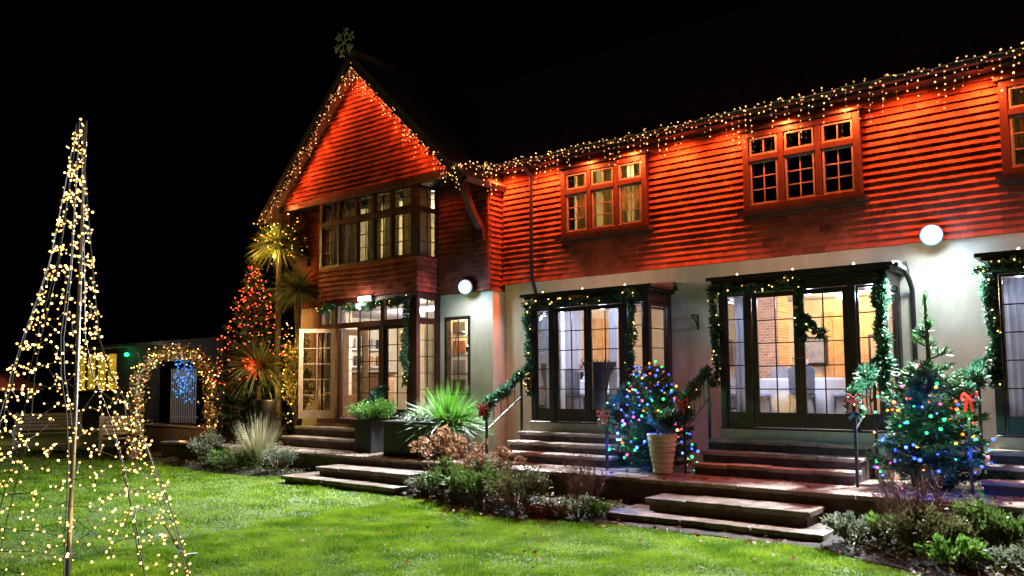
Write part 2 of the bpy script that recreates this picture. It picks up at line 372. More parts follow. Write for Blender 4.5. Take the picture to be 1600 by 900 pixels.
# grass blades
def grass_patch(n, x0, x1, y0, y1, L, W):
    x = rng.uniform(x0, x1, n); y = rng.uniform(y0, y1, n); k = y < edge_y(np.clip(x, -19, 3.5)) - .02
    x, y = x[k], y[k]; n = len(x)
    tuft = .7 + .5*np.sin(x*3.1 + np.sin(y*2.3)*2)*np.sin(y*3.7 + x*.8)
    P = np.stack([x, y, np.zeros(n)], 1); D = np.stack([rng.normal(0, .42, n), rng.normal(0, .42, n), np.ones(n)], 1); D = unit(D)
    l = L*rng.uniform(.55, 1.15, n)*np.clip(tuft, .45, 1.2); a = rng.uniform(0, 6.28, n); S = np.stack([np.cos(a), np.sin(a), 0*a], 1)*(W/2)
    V = np.stack([P - S, P + S, P + D*l[:, None]], 1).reshape(-1, 3); return V, np.arange(3*n).reshape(n, 3)
V, F = join(grass_patch(240000, -9, 0.5, 3.0, 8.95, .050, .011), grass_patch(120000, -19, -6, 1.5, 9.6, .055, .016),
            grass_patch(50000, -40, -15, 2, 12, .07, .03))
tag(mesh_obj('grass', V, F, M['grass']), 'short mown green grass of the garden lawn', 'grass', kind='stuff')
V, F = grass_patch(60000, -14, 0.5, 3.0, 9.2, .045, .011)
cx_ = V[0::3, :2]; keep = (np.sin(cx_[:, 0]*1.7 + np.sin(cx_[:, 1]*1.3)*1.5) + np.sin(cx_[:, 1]*2.3 + cx_[:, 0]*.6)) > .75
V = V.reshape(-1, 3, 3)[keep].reshape(-1, 3); F = np.arange(len(V)).reshape(-1, 3)
tag(mesh_obj('dry_grass', V, F, M['straw']), 'thin dry yellowish blades mixed through the lawn', 'grass', kind='stuff')
# fallen leaves on the lawn edge
m_ = 160; x = rng.uniform(-9.3, 0, m_); y = edge_y(x) - rng.uniform(-.3, .35, m_)
V, F = leaves(np.stack([x, y, np.full(m_, .05)], 1), np.concatenate([rng.normal(size=(m_, 2)), rng.uniform(-.1, .15, (m_, 1))], 1), .07, .045)
tag(mesh_obj('fallen_leaves', V, F, M['leafD']), 'reddish fallen leaves scattered along the bed edge', 'leaves', kind='stuff')

m_ = 170; V, F = leaves(np.stack([rng.uniform(-13, .5, m_), rng.uniform(10.02, 11.0, m_), np.full(m_, .457)], 1), np.concatenate([rng.normal(size=(m_, 2)), rng.uniform(0, .2, (m_, 1))], 1), .06, .04)
tag(mesh_obj('terrace_leaves', V, F, M['leafD']), 'brown fallen leaves scattered on the terrace paving', 'leaves', kind='stuff')
tb = MB(); tb.box(-18.6, 3.6, 10.05, 12.9, -.2, TZ - .062)
terr = tag(tb.build('terrace', M['riser']), kind='structure')
sl = []
for k in range(6):
    b = MB(); e = .006
    b.box(-.36 + e, .36 - e, -.25 + e, .25 - e, -.058, 0)
    o = b.build('paving_slab', M['paving'], terr); bevel(o, .008, 1); sl.append(o)
first = [True]*6
iy = 0
for row, y in enumerate(np.arange(10.25, 12.8, .5)):
    for col_, x in enumerate(np.arange(-18.2 + (.36 if row % 2 else 0), 3.4, .72)):
        q = random.randrange(6); o = sl[q]
        if first[q]: first[q] = False
        else: o = link(o.copy()); o.parent = terr
        o.location = (x, y, TZ + random.uniform(-.006, .003)); o.rotation_euler = (random.uniform(-.006, .006), random.uniform(-.004, .004), random.choice((0, math.pi)))

# ------------------------------------------------------------------ the house
house = thing('house', (-6.5, 12.5, 0), 'tile-hung house with a steep lit gable and cream stucco ground floor', 'house')
YS, YT, YW, YG, YB = 12.62, 12.5, 12.12, 11.5, 11.8     # stucco, tile face, wing front, gable plane, door bay front
XC = -10.05                                             # right corner of the wing
Z1, ZE = 3.74, 6.05                                     # foot of the tile hanging, eaves
def wall(mb, x0, x1, z0, z1, y0, y1, holes=()):
    xs = sorted({x0, x1, *[h[0] for h in holes], *[h[1] for h in holes]}); zs = sorted({z0, z1, *[h[2] for h in holes], *[h[3] for h in holes]})
    for i in range(len(xs) - 1):
        for j in range(len(zs) - 1):
            cx, cz = (xs[i] + xs[i+1])/2, (zs[j] + zs[j+1])/2
            if any(h[0] < cx < h[1] and h[2] < cz < h[3] for h in holes): continue
            a, b, c, d = xs[i], xs[i+1], zs[j], zs[j+1]
            mb.add([(a,y0,c),(b,y0,c),(b,y0,d),(a,y0,d)], [(0,1,2,3)]); mb.add([(a,y1,c),(b,y1,c),(b,y1,d),(a,y1,d)], [(3,2,1,0)])
    for a, b, c, d in list(holes) + [(x0, x1, z0, z1)]:
        mb.add([(a,y0,c),(b,y0,c),(b,y0,d),(a,y0,d),(a,y1,c),(b,y1,c),(b,y1,d),(a,y1,d)], [(0,4,5,1),(1,5,6,2),(2,6,7,3),(3,7,4,0)])
    return mb
BAYX = (-8.81, -5.14, -1.47); BW = 2.45
SILL = 1.09
wins = [(-8.46, -6.73), (-4.87, -3.15), (-1.27, .46)]; WZ = (4.56, 5.78)
bh = [(b + .06, b + BW - .06, SILL - .02, 3.24) for b in BAYX]
wall(MB(), XC, 3.4, TZ - .1, Z1 + .02, YS, YS + .2, bh).build('stucco_wall', M['stucco'], house)
uh = [(a, b, WZ[0], WZ[1]) for a, b in wins]
wall(MB(), XC, 3.4, Z1 + .03, ZE + .1, YT + .04, YT + .3, uh).build('upper_wall', M['riser'], house)
# wing
wbx0, wbx1 = -14.55, -11.45                             # bay of the wing
WSILL = 1.03
wall(MB(), -16.3, XC, TZ - .1, 3.62, YW + .1, YW + .3, [(wbx0 + .06, wbx1 - .06, WSILL - .02, 3.5), (-11.32, -10.66, 1.55, 3.13)]).build('stucco_wall', M['stucco'], house)
wall(MB(), -16.3, XC, 3.63, 6.03, YW + .03, YW + .28, [(wbx0 + .06, wbx1 - .06, 4.36, 5.86)]).build('upper_wall', M['riser'], house)
b = MB(); b.box(XC - .2, XC - .03, YW + .31, YT + .3, 3.63, 6.0); b.build('upper_wall', M['riser'], house)
b = MB(); b.box(XC - .2, XC - .02, YW + .305, YS + .2, TZ - .1, 3.62); b.build('stucco_wall', M['stucco'], house)
b = MB(); b.box(-16.35, -16.1, YW + .31, 18, TZ - .1, 6.0); b.build('side_wall', M['stucco'], house)
b = MB(); b.box(-16.3, 3.4, 18.7, 18.95, -.1, 6.0); b.build('rear_wall', M['stucco'], house)
b = MB(); b.box(3.2, 3.4, 12.85, 18.7, -.1, 6.0); b.build('side_wall', M['stucco'], house)
b = MB(); b.box(-16.1, 3.2, 12.83, 18.7, 3.5, 3.72); b.build('storey_floor', M['roomceil'], house)

# hung tiles, one mesh for each course
def course(u0, u1, v, g, fn, holes, name='tile_course', tw=.166, off=0, slope=None):
    runs = {}; tones = {}; u = u0 - off*tw
    cut = sorted(h[0] for h in holes if v + g*.95 > h[2] and v + .01 < h[3])
    while u < u1:
        a, b = max(u, u0), min(u + tw, u1); u += tw
        if slope:
            lo, hi = slope(v + g*.5); a, b = max(a, lo), min(b, hi)
        if b - a < .02: continue
        segs = [(a, b)]
        for h0, h1, h2, h3 in holes:
            if v + g*.95 > h2 and v + .01 < h3:
                ns = []
                for p, q in segs:
                    if q <= h0 or p >= h1: ns.append((p, q)); continue
                    if p < h0: ns.append((p, h0))
                    if q > h1: ns.append((h1, q))
                segs = ns
        for p, q in segs:
            if q - p < .015: continue
            e = .0018; d1 = .052 + random.uniform(-.003, .003); d0 = .0; dz = random.uniform(-.0018, .0018); t = v + g*1.12
            sk = random.uniform(-.0012, .0012)
            C = [(p+e, d1, v+dz+sk), (q-e, d1, v+dz-sk), (q-e, d0, t), (p+e, d0, t), (p+e, d1-.016, v+dz+sk), (q-e, d1-.016, v+dz-sk), (q-e, -.006, t), (p+e, -.006, t)]
            rk = sum(p >= h - .001 for h in cut); tones.setdefault(rk, []).extend([random.gauss(0, .13) + (random.random() < .05)*-.3]*6)
            runs.setdefault(rk, MB()).add([fn(*c) for c in C], [(0,1,2,3),(5,4,7,6),(4,5,1,0),(1,5,6,2),(4,0,3,7),(3,2,6,7)])
    for rk, r_ in runs.items(): set_tone(r_.build(name, M['tile'], house), tones[rk])
G = .108
fmain = lambda u, d, v: (u, YT - d + .03, v)
holes = [(a - .05, b + .05, WZ[0] - .12, WZ[1] + .04) for a, b in wins]
k = 0; z = Z1
while z < ZE - .05:
    sp = .05*max(0, 1 - k/3)**1.5                    # bellcast at the foot
    course(XC + .06, 3.35, z, G, lambda u, d, v, sp=sp: (u, YT - d + .03 - sp, v), holes, off=(k % 2)*.5); k += 1; z += G
fwing = lambda u, d, v: (u, YW - d + .02, v)
k = 0; z = 3.62
while z < 5.95:
    course(-16.25, XC + .02, z, G, fwing, [(wbx0 - .03, wbx1 + .03, 0, 7)], off=(k % 2)*.5)
    course(YW + .01, YT + .0, z, G, lambda u, d, v: (XC + d - .01, u, v), [], off=(k % 2)*.5)
    if 3.62 <= z < 4.3:                              # spandrel of the wing bay
        course(wbx0, wbx1, z + .03, G, lambda u, d, v: (u, YG - d + .02, v), [], off=(k % 2)*.5)
        course(YG + .0, YW - .03, z + .03, G, lambda u, d, v: (wbx1 + d - .02, u, v), [], off=(k % 2)*.5)
        course(YG + .0, YW - .03, z + .03, G, lambda u, d, v: (wbx0 - d + .02, u, v), [], off=(k % 2)*.5)
    k += 1; z += G
GX, GB, GA, GH = -13.17, 6.04, 8.86, 2.87            # gable centre, base, apex, half width
sl_ = lambda v: (GX - GH*max(0, (GA - v)/(GA - GB)), GX + GH*max(0, (GA - v)/(GA - GB)))
k = 0; z = GB
while z < GA - .1:
    course(GX - GH, GX + GH, z, G, lambda u, d, v: (u, YG - d + .02, v), [], off=(k % 2)*.5, slope=sl_); k += 1; z += G
b = MB(); b.prism([(GX - GH, GB - .02), (GX + GH, GB - .02), (GX, GA)], YG + .02, YG + .2); b.build('gable_wall', M['riser'], house)
b = MB(); b.box(GX - GH, GX + GH, YG - .03, YG + .1, GB - .17, GB - .022); bevel(b.build('jetty_beam', M['timber'], house), .01)
b = MB(); b.box(GX - GH, GX + GH, YG + .11, YW + .02, GB - .10, GB - .03); b.build('gable_soffit', M['timber'], house)
# curved brackets under the gable
for x in (-15.75, -10.22):
    b = MB(); pts = []
    for i in range(9):
        t = i/8; pts.append((x, YG + .04 + (YW - YG - .04)*(t**1.9), 5.86 - 1.05*t))
    for i in range(8): b.bar(pts[i], pts[i+1], .12, .13, (1, 0, 0))
    b.box(x - .1, x + .1, YW - .12, YW + .02, 4.62, 4.84)
    b.build('gable_bracket', M['frame'], house)
# roofs
dr = 1 / math.sqrt(2)
def slab(P, t=.12):
    n_ = (Vector(P[1]) - Vector(P[0])).cross(Vector(P[3]) - Vector(P[0])).normalized()*t
    V = [Vector(p) for p in P] + [Vector(p) - n_ for p in P]
    return V, [(0,1,2,3),(7,6,5,4),(0,4,5,1),(1,5,6,2),(2,6,7,3),(3,7,4,0)]
b = MB(); ye, ze, yr, zr = 12.14, 6.10, 15.7, 9.55
b.add(*slab([(-13.0, ye, ze), (3.6, ye, ze), (3.6, yr, zr), (-13.0, yr, zr)])); b.add(*slab([(3.6, 19.26, ze), (-16, 19.26, ze), (-16, yr, zr), (3.6, yr, zr)]))
b.build('roof', M['rooftile'], house)
b = MB(); sx, y0, y1 = (GA + .1 - 5.72)/(GA - GB)*GH, 11.16, 17
b.add(*slab([(GX - sx, y1, 5.72), (GX - sx, y0, 5.72), (GX, y0, GA + .1), (GX, y1, GA + .1)])); b.add(*slab([(GX + sx, y0, 5.72), (GX + sx, y1, 5.72), (GX, y1, GA + .1), (GX, y0, GA + .1)]))
b.build('wing_roof', M['rooftile'], house)
b = MB(); b.tube([(GX, 11.14, GA + .13), (GX, 17, GA + .13)], .1, 8); b.build('ridge', M['rooftile'], house)
for s in (-1, 1):                                    # bargeboards
    b = MB(); p0 = Vector((GX, 11.2, GA - .06)); p1 = Vector((GX + s*sx, 11.2, 5.6)); b.bar(p0, p1, .035, .2, (0, 1, 0)) if False else None
    d = (p1 - p0).normalized(); nrm = Vector((d.z, 0, -d.x)) * (.09)
    b.add([p0 - nrm + Vector((0, -.02, 0)), p1 - nrm + Vector((0, -.02, 0)), p1 + nrm + Vector((0, -.02, 0)), p0 + nrm + Vector((0, -.02, 0)),
           p0 - nrm + Vector((0, .02, 0)), p1 - nrm + Vector((0, .02, 0)), p1 + nrm + Vector((0, .02, 0)), p0 + nrm + Vector((0, .02, 0))],
          [(0,1,2,3),(7,6,5,4),(0,4,5,1),(1,5,6,2),(2,6,7,3),(3,7,4,0)])
    b.build('bargeboard', M['timber'], house)
b = MB(); b.box(-10.0, 3.5, 12.20, 12.47, 5.98, 6.04); b.build('eaves_soffit', M['timber'], house)
b = MB()
for i in range(5):
    t = math.pi*i/4
b.tube([(-10.2, 12.11, 6.07), (3.5, 12.11, 6.07)], .062, 8); b.build('gutter', M['pipe'], house)
b = MB(); b.tube([(-9.21, 12.12, 6.03), (-9.21, 12.3, 5.9), (-9.21, 12.40, 5.8), (-9.21, 12.40, 3.8), (-9.21, 12.5, 3.6), (-9.21, 12.54, 3.45), (-9.21, 12.54, .5)], .036, 8); b.build('downpipe', M['pipe'], house)

# windows: frame (part) > glazing bars, panes
def grid_panes(par, u0, u1, v0, v1, cols, rows, fn, gm, bw=.018, bm=None, bd=.02):
    """bars and panes of one light in the plane fn(u, depth, v)"""
    bm = bm or M['bars']; mb = MB()
    def bx(a, b_, c, d, e0, e1):
        P = [fn(a, e0, c), fn(b_, e0, c), fn(b_, e1, c), fn(a, e1, c), fn(a, e0, d), fn(b_, e0, d), fn(b_, e1, d), fn(a, e1, d)]
        return P, [(0,3,2,1),(4,5,6,7),(0,1,5,4),(1,2,6,5),(2,3,7,6),(3,0,4,7)]
    for i in range(1, cols):
        u = u0 + (u1 - u0)*i/cols; mb.add(*bx(u - bw/2, u + bw/2, v0, v1, -bd/2, bd/2))
    for j in range(1, rows):
        v = v0 + (v1 - v0)*j/rows; mb.add(*bx(u0, u1, v - bw/2, v + bw/2, -bd/2 - .002, bd/2 + .002))
    if mb.v and (rows == 1 or cols == 1):
        for q in range(0, len(mb.v), 8): mesh_obj('glazing_bar', mb.v[q:q+8], [tuple(i - q for i in f) for f in mb.f[q//8*6:q//8*6+6]], bm, par)
    elif mb.v: mb.build('glazing_bars', bm, par)
    for i in range(cols):
        for j in range(rows):
            a, c = u0 + (u1 - u0)*i/cols, v0 + (v1 - v0)*j/rows
            p = MB(); h = bw/2*.9
            p.add(*bx(a + h, a + (u1 - u0)/cols - h, c + h, c + (v1 - v0)/rows - h, -.002, .002)); p.build('pane', gm, par)
def frame_rect(mb, a, b_, c, d, w, fn, e0, e1, bot=None):
    bot = bot or w
    for (p, q, s, t) in ((a, a + w, c, d), (b_ - w, b_, c, d), (a + w, b_ - w, c, c + bot), (a + w, b_ - w, d - w, d)):
        P = [fn(p, e0, s), fn(q, e0, s), fn(q, e1, s), fn(p, e1, s), fn(p, e0, t), fn(q, e0, t), fn(q, e1, t), fn(p, e1, t)]
        mb.add(P, [(0,3,2,1),(4,5,6,7),(0,1,5,4),(1,2,6,5),(2,3,7,6),(3,0,4,7)])
def casement(x0, x1, gm):
    fn = lambda u, d, v: (u, YT - .05 + d, v)
    z0, z1 = WZ; zt = z0 + (z1 - z0)*.66
    mb = MB(); frame_rect(mb, x0 - .05, x1 + .05, z0 - .05, z1 + .03, .1, fn, -.06, .10)
    w = (x1 - x0)/3; lights = []
    for i in range(3):
        a, b_ = x0 + i*w + .03, x0 + (i + 1)*w - .03
        if i: mb.box(x0 + i*w - .045, x0 + i*w + .045, YT - .10, YT + .04, z0 + .051, z1 - .071)
        mb.box(x0 + i*w + .046 if i else x0 + .051, x0 + (i+1)*w - .046 if i < 2 else x1 - .051, YT - .11, YT + .035, zt - .045, zt + .045)
        lights += [(a + .03, b_ - .03, z0 + .055, zt - .05, 2, 3), (a + .03, b_ - .03, zt + .05, z1 - .075, 2, 1)]
    win = mb.build('window', M['frame'], house); bevel(win, .006, 1)
    for a, b_, c, d, cn, rn in lights:
        sm = MB(); frame_rect(sm, a, b_, c, d, .028, fn, -.035, .02); sm.build('sash', M['bars'], win)
        grid_panes(win, a + .03, b_ - .03, c + .03, d - .03, cn, rn, fn, gm)
    sm = MB(); sm.box(x0 - .12, x1 + .12, YT - .22, YT + .05, z0 - .13, z0 - .052); sm.build('window_sill', M['timber'], win)
    sm = MB(); sm.box(x0 - .1, x1 + .1, YT - .16, YT + .05, z1 + .035, z1 + .075); sm.build('window_hood', M['timber'], win)
for a, b_ in wins: casement(a, b_, M['darkglass'])

# door bays of the main range
def french_leaf(x0, x1, z0, z1, fn, m, cols=2, rows=5, st=.075, bot=.22, name='french_door', gm=None, handle=None):
    mb = MB(); frame_rect(mb, x0, x1, z0, z1, st, fn, -.022, .022, bot)
    d = mb.build(name, m, house); bevel(d, .004, 1)
    grid_panes(d, x0 + st, x1 - st, z0 + bot, z1 - st, cols, rows, fn, gm or M['glass'], .016, m)
    if handle is not None:
        hb = MB(); p = fn(handle, -.05, z0 + 1.02); q = fn(handle, -.025, z0 + 1.02); hb.bar(q, p, .02); hb.bar(p, fn(handle + .09, -.055, z0 + 1.02), .016)
        hb.build('door_handle', M['pole'], d)
    return d
def door_bay(x0, pipe=False):
    x1 = x0 + BW; fn = lambda u, d, v: (u, YB + .05 + d, v); zt = 3.13
    mb = MB(); mb.box(x0, x1, YB - .03, YS - .003, SILL - .025, SILL)                     # sill board
    for a, b_ in ((0, .10), (.42, .52), (1.93, 2.03), (2.33, 2.45)): mb.box(x0 + a, x0 + b_, YB, YB + .1, SILL, zt)
    for xx in (x0, x1 - .1): mb.box(xx, xx + .1, YS - .13, YS - .003, SILL, zt)
    for xx in (x0 + .02, x1 - .08): mb.box(xx, xx + .06, YB + .1, YS - .13, SILL, SILL + .24); mb.box(xx, xx + .06, YB + .1, YS - .13, zt - .07, zt)
    mb.box(x0, x1, YB - .01, YS - .003, zt, 3.30)
    bay = mb.build('door_bay', M['timber'], house); bevel(bay, .006, 1)
    c = MB(); c.box(x0 - .07, x1 + .07, YB - .09, YS - .002, 3.302, 3.345); c.box(x0 - .13, x1 + .13, YB - .16, YS - .002, 3.347, 3.395)
    c.build('cornice', M['timber'], bay)
    c = MB(); c.add([(x0 - .12, YB - .15, 3.40), (x1 + .12, YB - .15, 3.40), (x1 + .12, YS, 3.40), (x0 - .12, YS, 3.40), (x0 - .1, YS - .1, 3.50), (x1 + .1, YS - .1, 3.50), (x1 + .1, YS - .004, 3.50), (x0 - .1, YS - .004, 3.50)],
                    [(0,1,5,4),(1,2,6,5),(3,0,4,7),(4,5,6,7),(0,3,2,1)]); c.build('bay_roof', M['lead'], bay)
    french_leaf(x0 + .525, x0 + 1.222, SILL + .01, zt - .005, fn, M['timber'], handle=x0 + 1.13)
    french_leaf(x0 + 1.228, x0 + 1.925, SILL + .01, zt - .005, fn, M['timber'], handle=x0 + 1.26)
    for a, b_ in ((.105, .415), (2.035, 2.325)):
        french_leaf(x0 + a, x0 + b_, SILL + .01, zt - .005, fn, M['timber'], 1, 5, .03, .22, 'side_light')
    for xx in (x0 + .05, x1 - .05):
        f2 = lambda u, d, v, xx=xx: (xx + d, u, v)
        pr = MB(); frame_rect(pr, YB + .12, YS - .15, SILL + .25, zt - .08, .035, f2, -.015, .015); sd = pr.build('side_window', M['timber'], house)
        grid_panes(sd, YB + .16, YS - .19, SILL + .29, zt - .12, 1, 5, f2, M['glass'], .014, M['timber'])
    b = MB(); b.box(x0 - .02, x0 + BW - .25, YB - .012, YB + .35, SILL - .28, SILL - .027); b.build('bay_plinth', M['cream'], bay)
    b = MB(); b.box(x0 + BW - .25, x0 + BW, YB + .02, YS, TZ - .05, SILL - .027); b.build('bay_base', M['stucco'], bay); b = MB(); b.box(x0, x0 + .2, YB + .36, YS, TZ - .05, SILL - .027); b.build('bay_base', M['stucco'], bay)
    if pipe:
        b = MB(); b.tube([(x1 + .16, YB - .12, 3.36), (x1 + .16, YB + .35, 3.34), (x1 + .17, YS - .22, 3.2), (x1 + .17, YS - .07, 3.08), (x1 + .17, YS - .06, 2.2), (x1 + .17, YS - .06, .5)], .035, 8); b.build('downpipe', M['pipe'], bay)
for i, x in enumerate(BAYX): door_bay(x, i == 1)
for x in BAYX:
    for k in range(3):
        xx = x + .35 + .85*k; b = MB(); b.lathe([(0, -.02), (.016, -.01), (.017, .008), (0, .02)], (xx, YB - .08, 3.42), 8); b.build('cornice_lamp', M['b_white'], house)
        light('POINT', 'cornice_light', (xx, YB + .0, 3.52), 4, (1, .68, .48), house, .04)
b = MB(); b.box(-7.86, -7.5, YB - .20, YB - .165, 3.22, 3.30); b.build('brass_plate', M['bauble'], house)

# ------------------------------------------------------------------ wing bay
fn = lambda u, d, v: (u, YG + .05 + d, v)
mb = MB()                                            # upper bay frame
z0, z1, zt = 4.38, 5.86, 5.38
mb.box(wbx0, wbx1, YG, YG + .1, z0 - .04, z0 + .03); mb.box(wbx0, wbx1, YG, YG + .1, z1, z1 + .01)
us = [(-14.47, -13.94), (-13.88, -13.34), (-13.28, -12.80), (-12.74, -12.24), (-12.18, -11.62)]
posts = [(wbx0, -14.47), (-13.94, -13.88), (-13.34, -13.28), (-12.80, -12.74), (-12.24, -12.18), (-11.62, wbx1)]
for a, b_ in posts: mb.box(a, b_, YG + .001, YG + .1, z0 + .031, z1 - .001)
for a, b_ in us: mb.box(a, b_, YG + .003, YG + .095, zt - .05, zt + .05)
for xx in (wbx0, wbx1 - .08):
    mb.box(xx, xx + .08, YW - .02, YW + .05, z0 - .04, z1); mb.box(xx + .003, xx + .077, YG + .1, YW - .021, z0 - .04, z0 + .03); mb.box(xx + .003, xx + .077, YG + .1, YW - .021, z1 - .05, z1 + .01); mb.box(xx + .006, xx + .074, YG + .1, YW - .021, zt - .05, zt + .05)
ub = mb.build('bay_window', M['timber'], house)
for a, b_ in us:
    for c, d, rn in ((z0 + .035, zt - .055, 3), (zt + .055, z1 - .005, 2)):
        s_ = MB(); frame_rect(s_, a + .004, b_ - .004, c, d, .03, fn, -.02, .02); s_.build('sash', M['timber'], ub)
        grid_panes(ub, a + .034, b_ - .034, c + .03, d - .03, 2, rn, fn, M['darkglass'], .014, M['timber'])
f2 = lambda u, d, v: (wbx1 - .04 + d, u, v)
for c, d, rn in ((z0 + .035, zt - .055, 3), (zt + .055, z1 - .055, 2)):
    grid_panes(ub, YG + .12, YW - .04, c, d, 2, rn, f2, M['darkglass'], .014, M['timber'])
f3 = lambda u, d, v: (wbx0 + .04 + d, u, v)
for c, d, rn in ((z0 + .035, zt - .055, 3), (zt + .055, z1 - .055, 2)):
    grid_panes(ub, YG + .12, YW - .04, c, d, 2, rn, f3, M['darkglass'], .014, M['timber'])
# ground floor of the wing bay
mb = MB(); zh, ztr, ztop = 3.0, 3.12, 3.5
mb.box(wbx0, wbx1, YG - .03, YW + .09, WSILL - .1, WSILL)
for a, b_ in ((wbx0, -14.44), (-13.98, -13.90), (-12.52, -12.42), (-11.68, wbx1)): mb.box(a, b_, YG, YG + .1, WSILL, ztop)
for a, b_ in ((-14.44, -13.98), (-13.90, -12.52), (-12.42, -11.68)): mb.box(a, b_, YG + .004, YG + .096, zh, ztr)
mb.box(wbx0, wbx1, YG + .02, YW + .09, ztop, 3.64)
for xx in (wbx0 + .01, wbx1 - .08):
    mb.box(xx, xx + .07, YW - .03, YW + .09, WSILL, ztop); mb.box(xx + .005, xx + .065, YG + .1, YW - .03, WSILL, WSILL + .3); mb.box(xx + .005, xx + .065, YG + .1, YW - .03, zh, ztr)
wb = mb.build('porch_bay', M['frame'], house); bevel(wb, .006, 1)
for a, b_, cn in ((-14.43, -13.99, 2), (-13.89, -12.53, 4), (-12.41, -11.69, 2)): grid_panes(wb, a, b_, ztr, ztop, cn, 1, fn, M['glass'], .016, M['timber'])
grid_panes(wb, YG + .11, YW - .04, WSILL + .3, zh, 2, 5, f2, M['glass'], .014, M['timber']); grid_panes(wb, YG + .11, YW - .04, ztr, ztop, 2, 1, f2, M['glass'], .014, M['timber'])
french_leaf(-13.28, -12.53, WSILL + .01, zh - .003, fn, M['timber'], handle=-13.2)
french_leaf(-12.41, -11.69, WSILL + .01, zh - .003, fn, M['timber'], name='side_light')
french_leaf(-14.43, -13.99, WSILL + .01, zh - .003, fn, M['timber'], cols=1, name='side_light')
hx, hy = -13.93, YG - .04                            # the leaf that stands open
dv = Vector((-.74, -.67)).normalized()
fo = lambda u, d, v: (hx + dv.x*u - dv.y*d*-1*0 + dv.y*d, hy + dv.y*u - dv.x*d, v)
dleaf = french_leaf(0, .78, WSILL + .01, zh - .003, fo, M['oak'], st=.09, bot=.17); dleaf['label'] = 'pale timber glazed door leaf standing open'
di = Vector((.25, .97)).normalized()
fi = lambda u, d, v: (-13.86 + di.x*u + di.y*d, YG + .12 + di.y*u - di.x*d, v)
french_leaf(0, .62, WSILL + .01, zh - .003, fi, M['oak'], cols=1, st=.14, bot=.5)['label'] = 'pale timber door leaf opened inwards'
# small window in the wing
f4 = lambda u, d, v: (u, YW + .12 + d, v)
mb = MB(); frame_rect(mb, -11.34, -10.64, 1.53, 3.15, .06, f4, -.04, .1); w_ = mb.build('window', M['timber'], house)
grid_panes(w_, -11.28, -10.70, 1.59, 3.09, 2, 4, f4, M['glass'], .016, M['timber'])

# ------------------------------------------------------------------ rooms behind the glass (parts of the house)
b = MB(); b.box(XC + .0, 3.2, YS + .2, 18.7, SILL - .08, SILL); b.build('room_floor', M['roomfloor'], house)
for x in BAYX: b = MB(); b.box(x + .11, x + BW - .13, YB + .11, YS + .2, SILL - .02, SILL + .003); b.build('bay_floor', M['roomfloor'], house)
b = MB(); b.box(XC, 3.2, 17.3, 17.4, SILL, 3.49); b.build('room_wall', M['roomwall'], house)
b = MB(); b.box(-9.99, -9.9, YS + .21, 17.3, SILL, 3.49); b.build('room_wall', M['roomwall'], house)
b = MB(); b.box(-16.1, -10.25, YW + .3, 17.3, WSILL - .08, WSILL); b.build('room_floor', M['roomfloor'], house)
b = MB(); b.box(wbx0 + .1, wbx1 - .1, YG + .11, YW + .3, WSILL - .02, WSILL + .003); b.build('bay_floor', M['roomfloor'], house)
b = MB(); b.box(-16.1, -10.25, 15.4, 15.5, WSILL, 3.49); b.build('room_wall', M['roomwall'], house)
b = MB(); b.box(-10.25, -10.15, YS + .3, 15.5, WSILL, 3.49); b.build('room_wall', M['roomwall'], house)
for x0, x1 in ((-8.6, -7.2), (-5.2, -3.7), (-2.6, -1.4), (.2, 1.8)):         # orange timber panels on the back wall
    w = .2; x = x0; i = 0
    while x < x1 - .01:
        b = MB(); b.box(x + .004, x + w - .004, 17.22 + .01*(i % 2), 17.295, SILL + .02, 3.2); b.build('wall_board', M['panel'], house); x += w; i += 1
b = MB(); b.box(-6.25, -5.6, 15.7, 16.3, SILL, 3.49)
b.build('brick_pier', M['pier'], house)
# upper rooms
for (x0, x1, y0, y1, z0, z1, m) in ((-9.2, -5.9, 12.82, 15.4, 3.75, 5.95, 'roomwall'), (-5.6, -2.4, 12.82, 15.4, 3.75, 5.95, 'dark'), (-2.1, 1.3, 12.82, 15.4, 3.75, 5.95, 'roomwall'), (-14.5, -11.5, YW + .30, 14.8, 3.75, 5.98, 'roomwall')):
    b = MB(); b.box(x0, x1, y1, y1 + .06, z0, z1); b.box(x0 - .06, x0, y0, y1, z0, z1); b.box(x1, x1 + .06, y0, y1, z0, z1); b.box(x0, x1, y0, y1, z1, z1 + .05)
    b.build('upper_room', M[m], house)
b = MB(); b.box(wbx0 + .05, wbx1 - .05, YG + .1, YW + .3, 4.26, 4.34); b.build('bay_floor', M['timber'], house)
b = MB(); b.box(wbx0 + .05, wbx1 - .05, YG + .1, YW + .3, 3.66, 3.72); b.build('bay_floor', M['timber'], house)

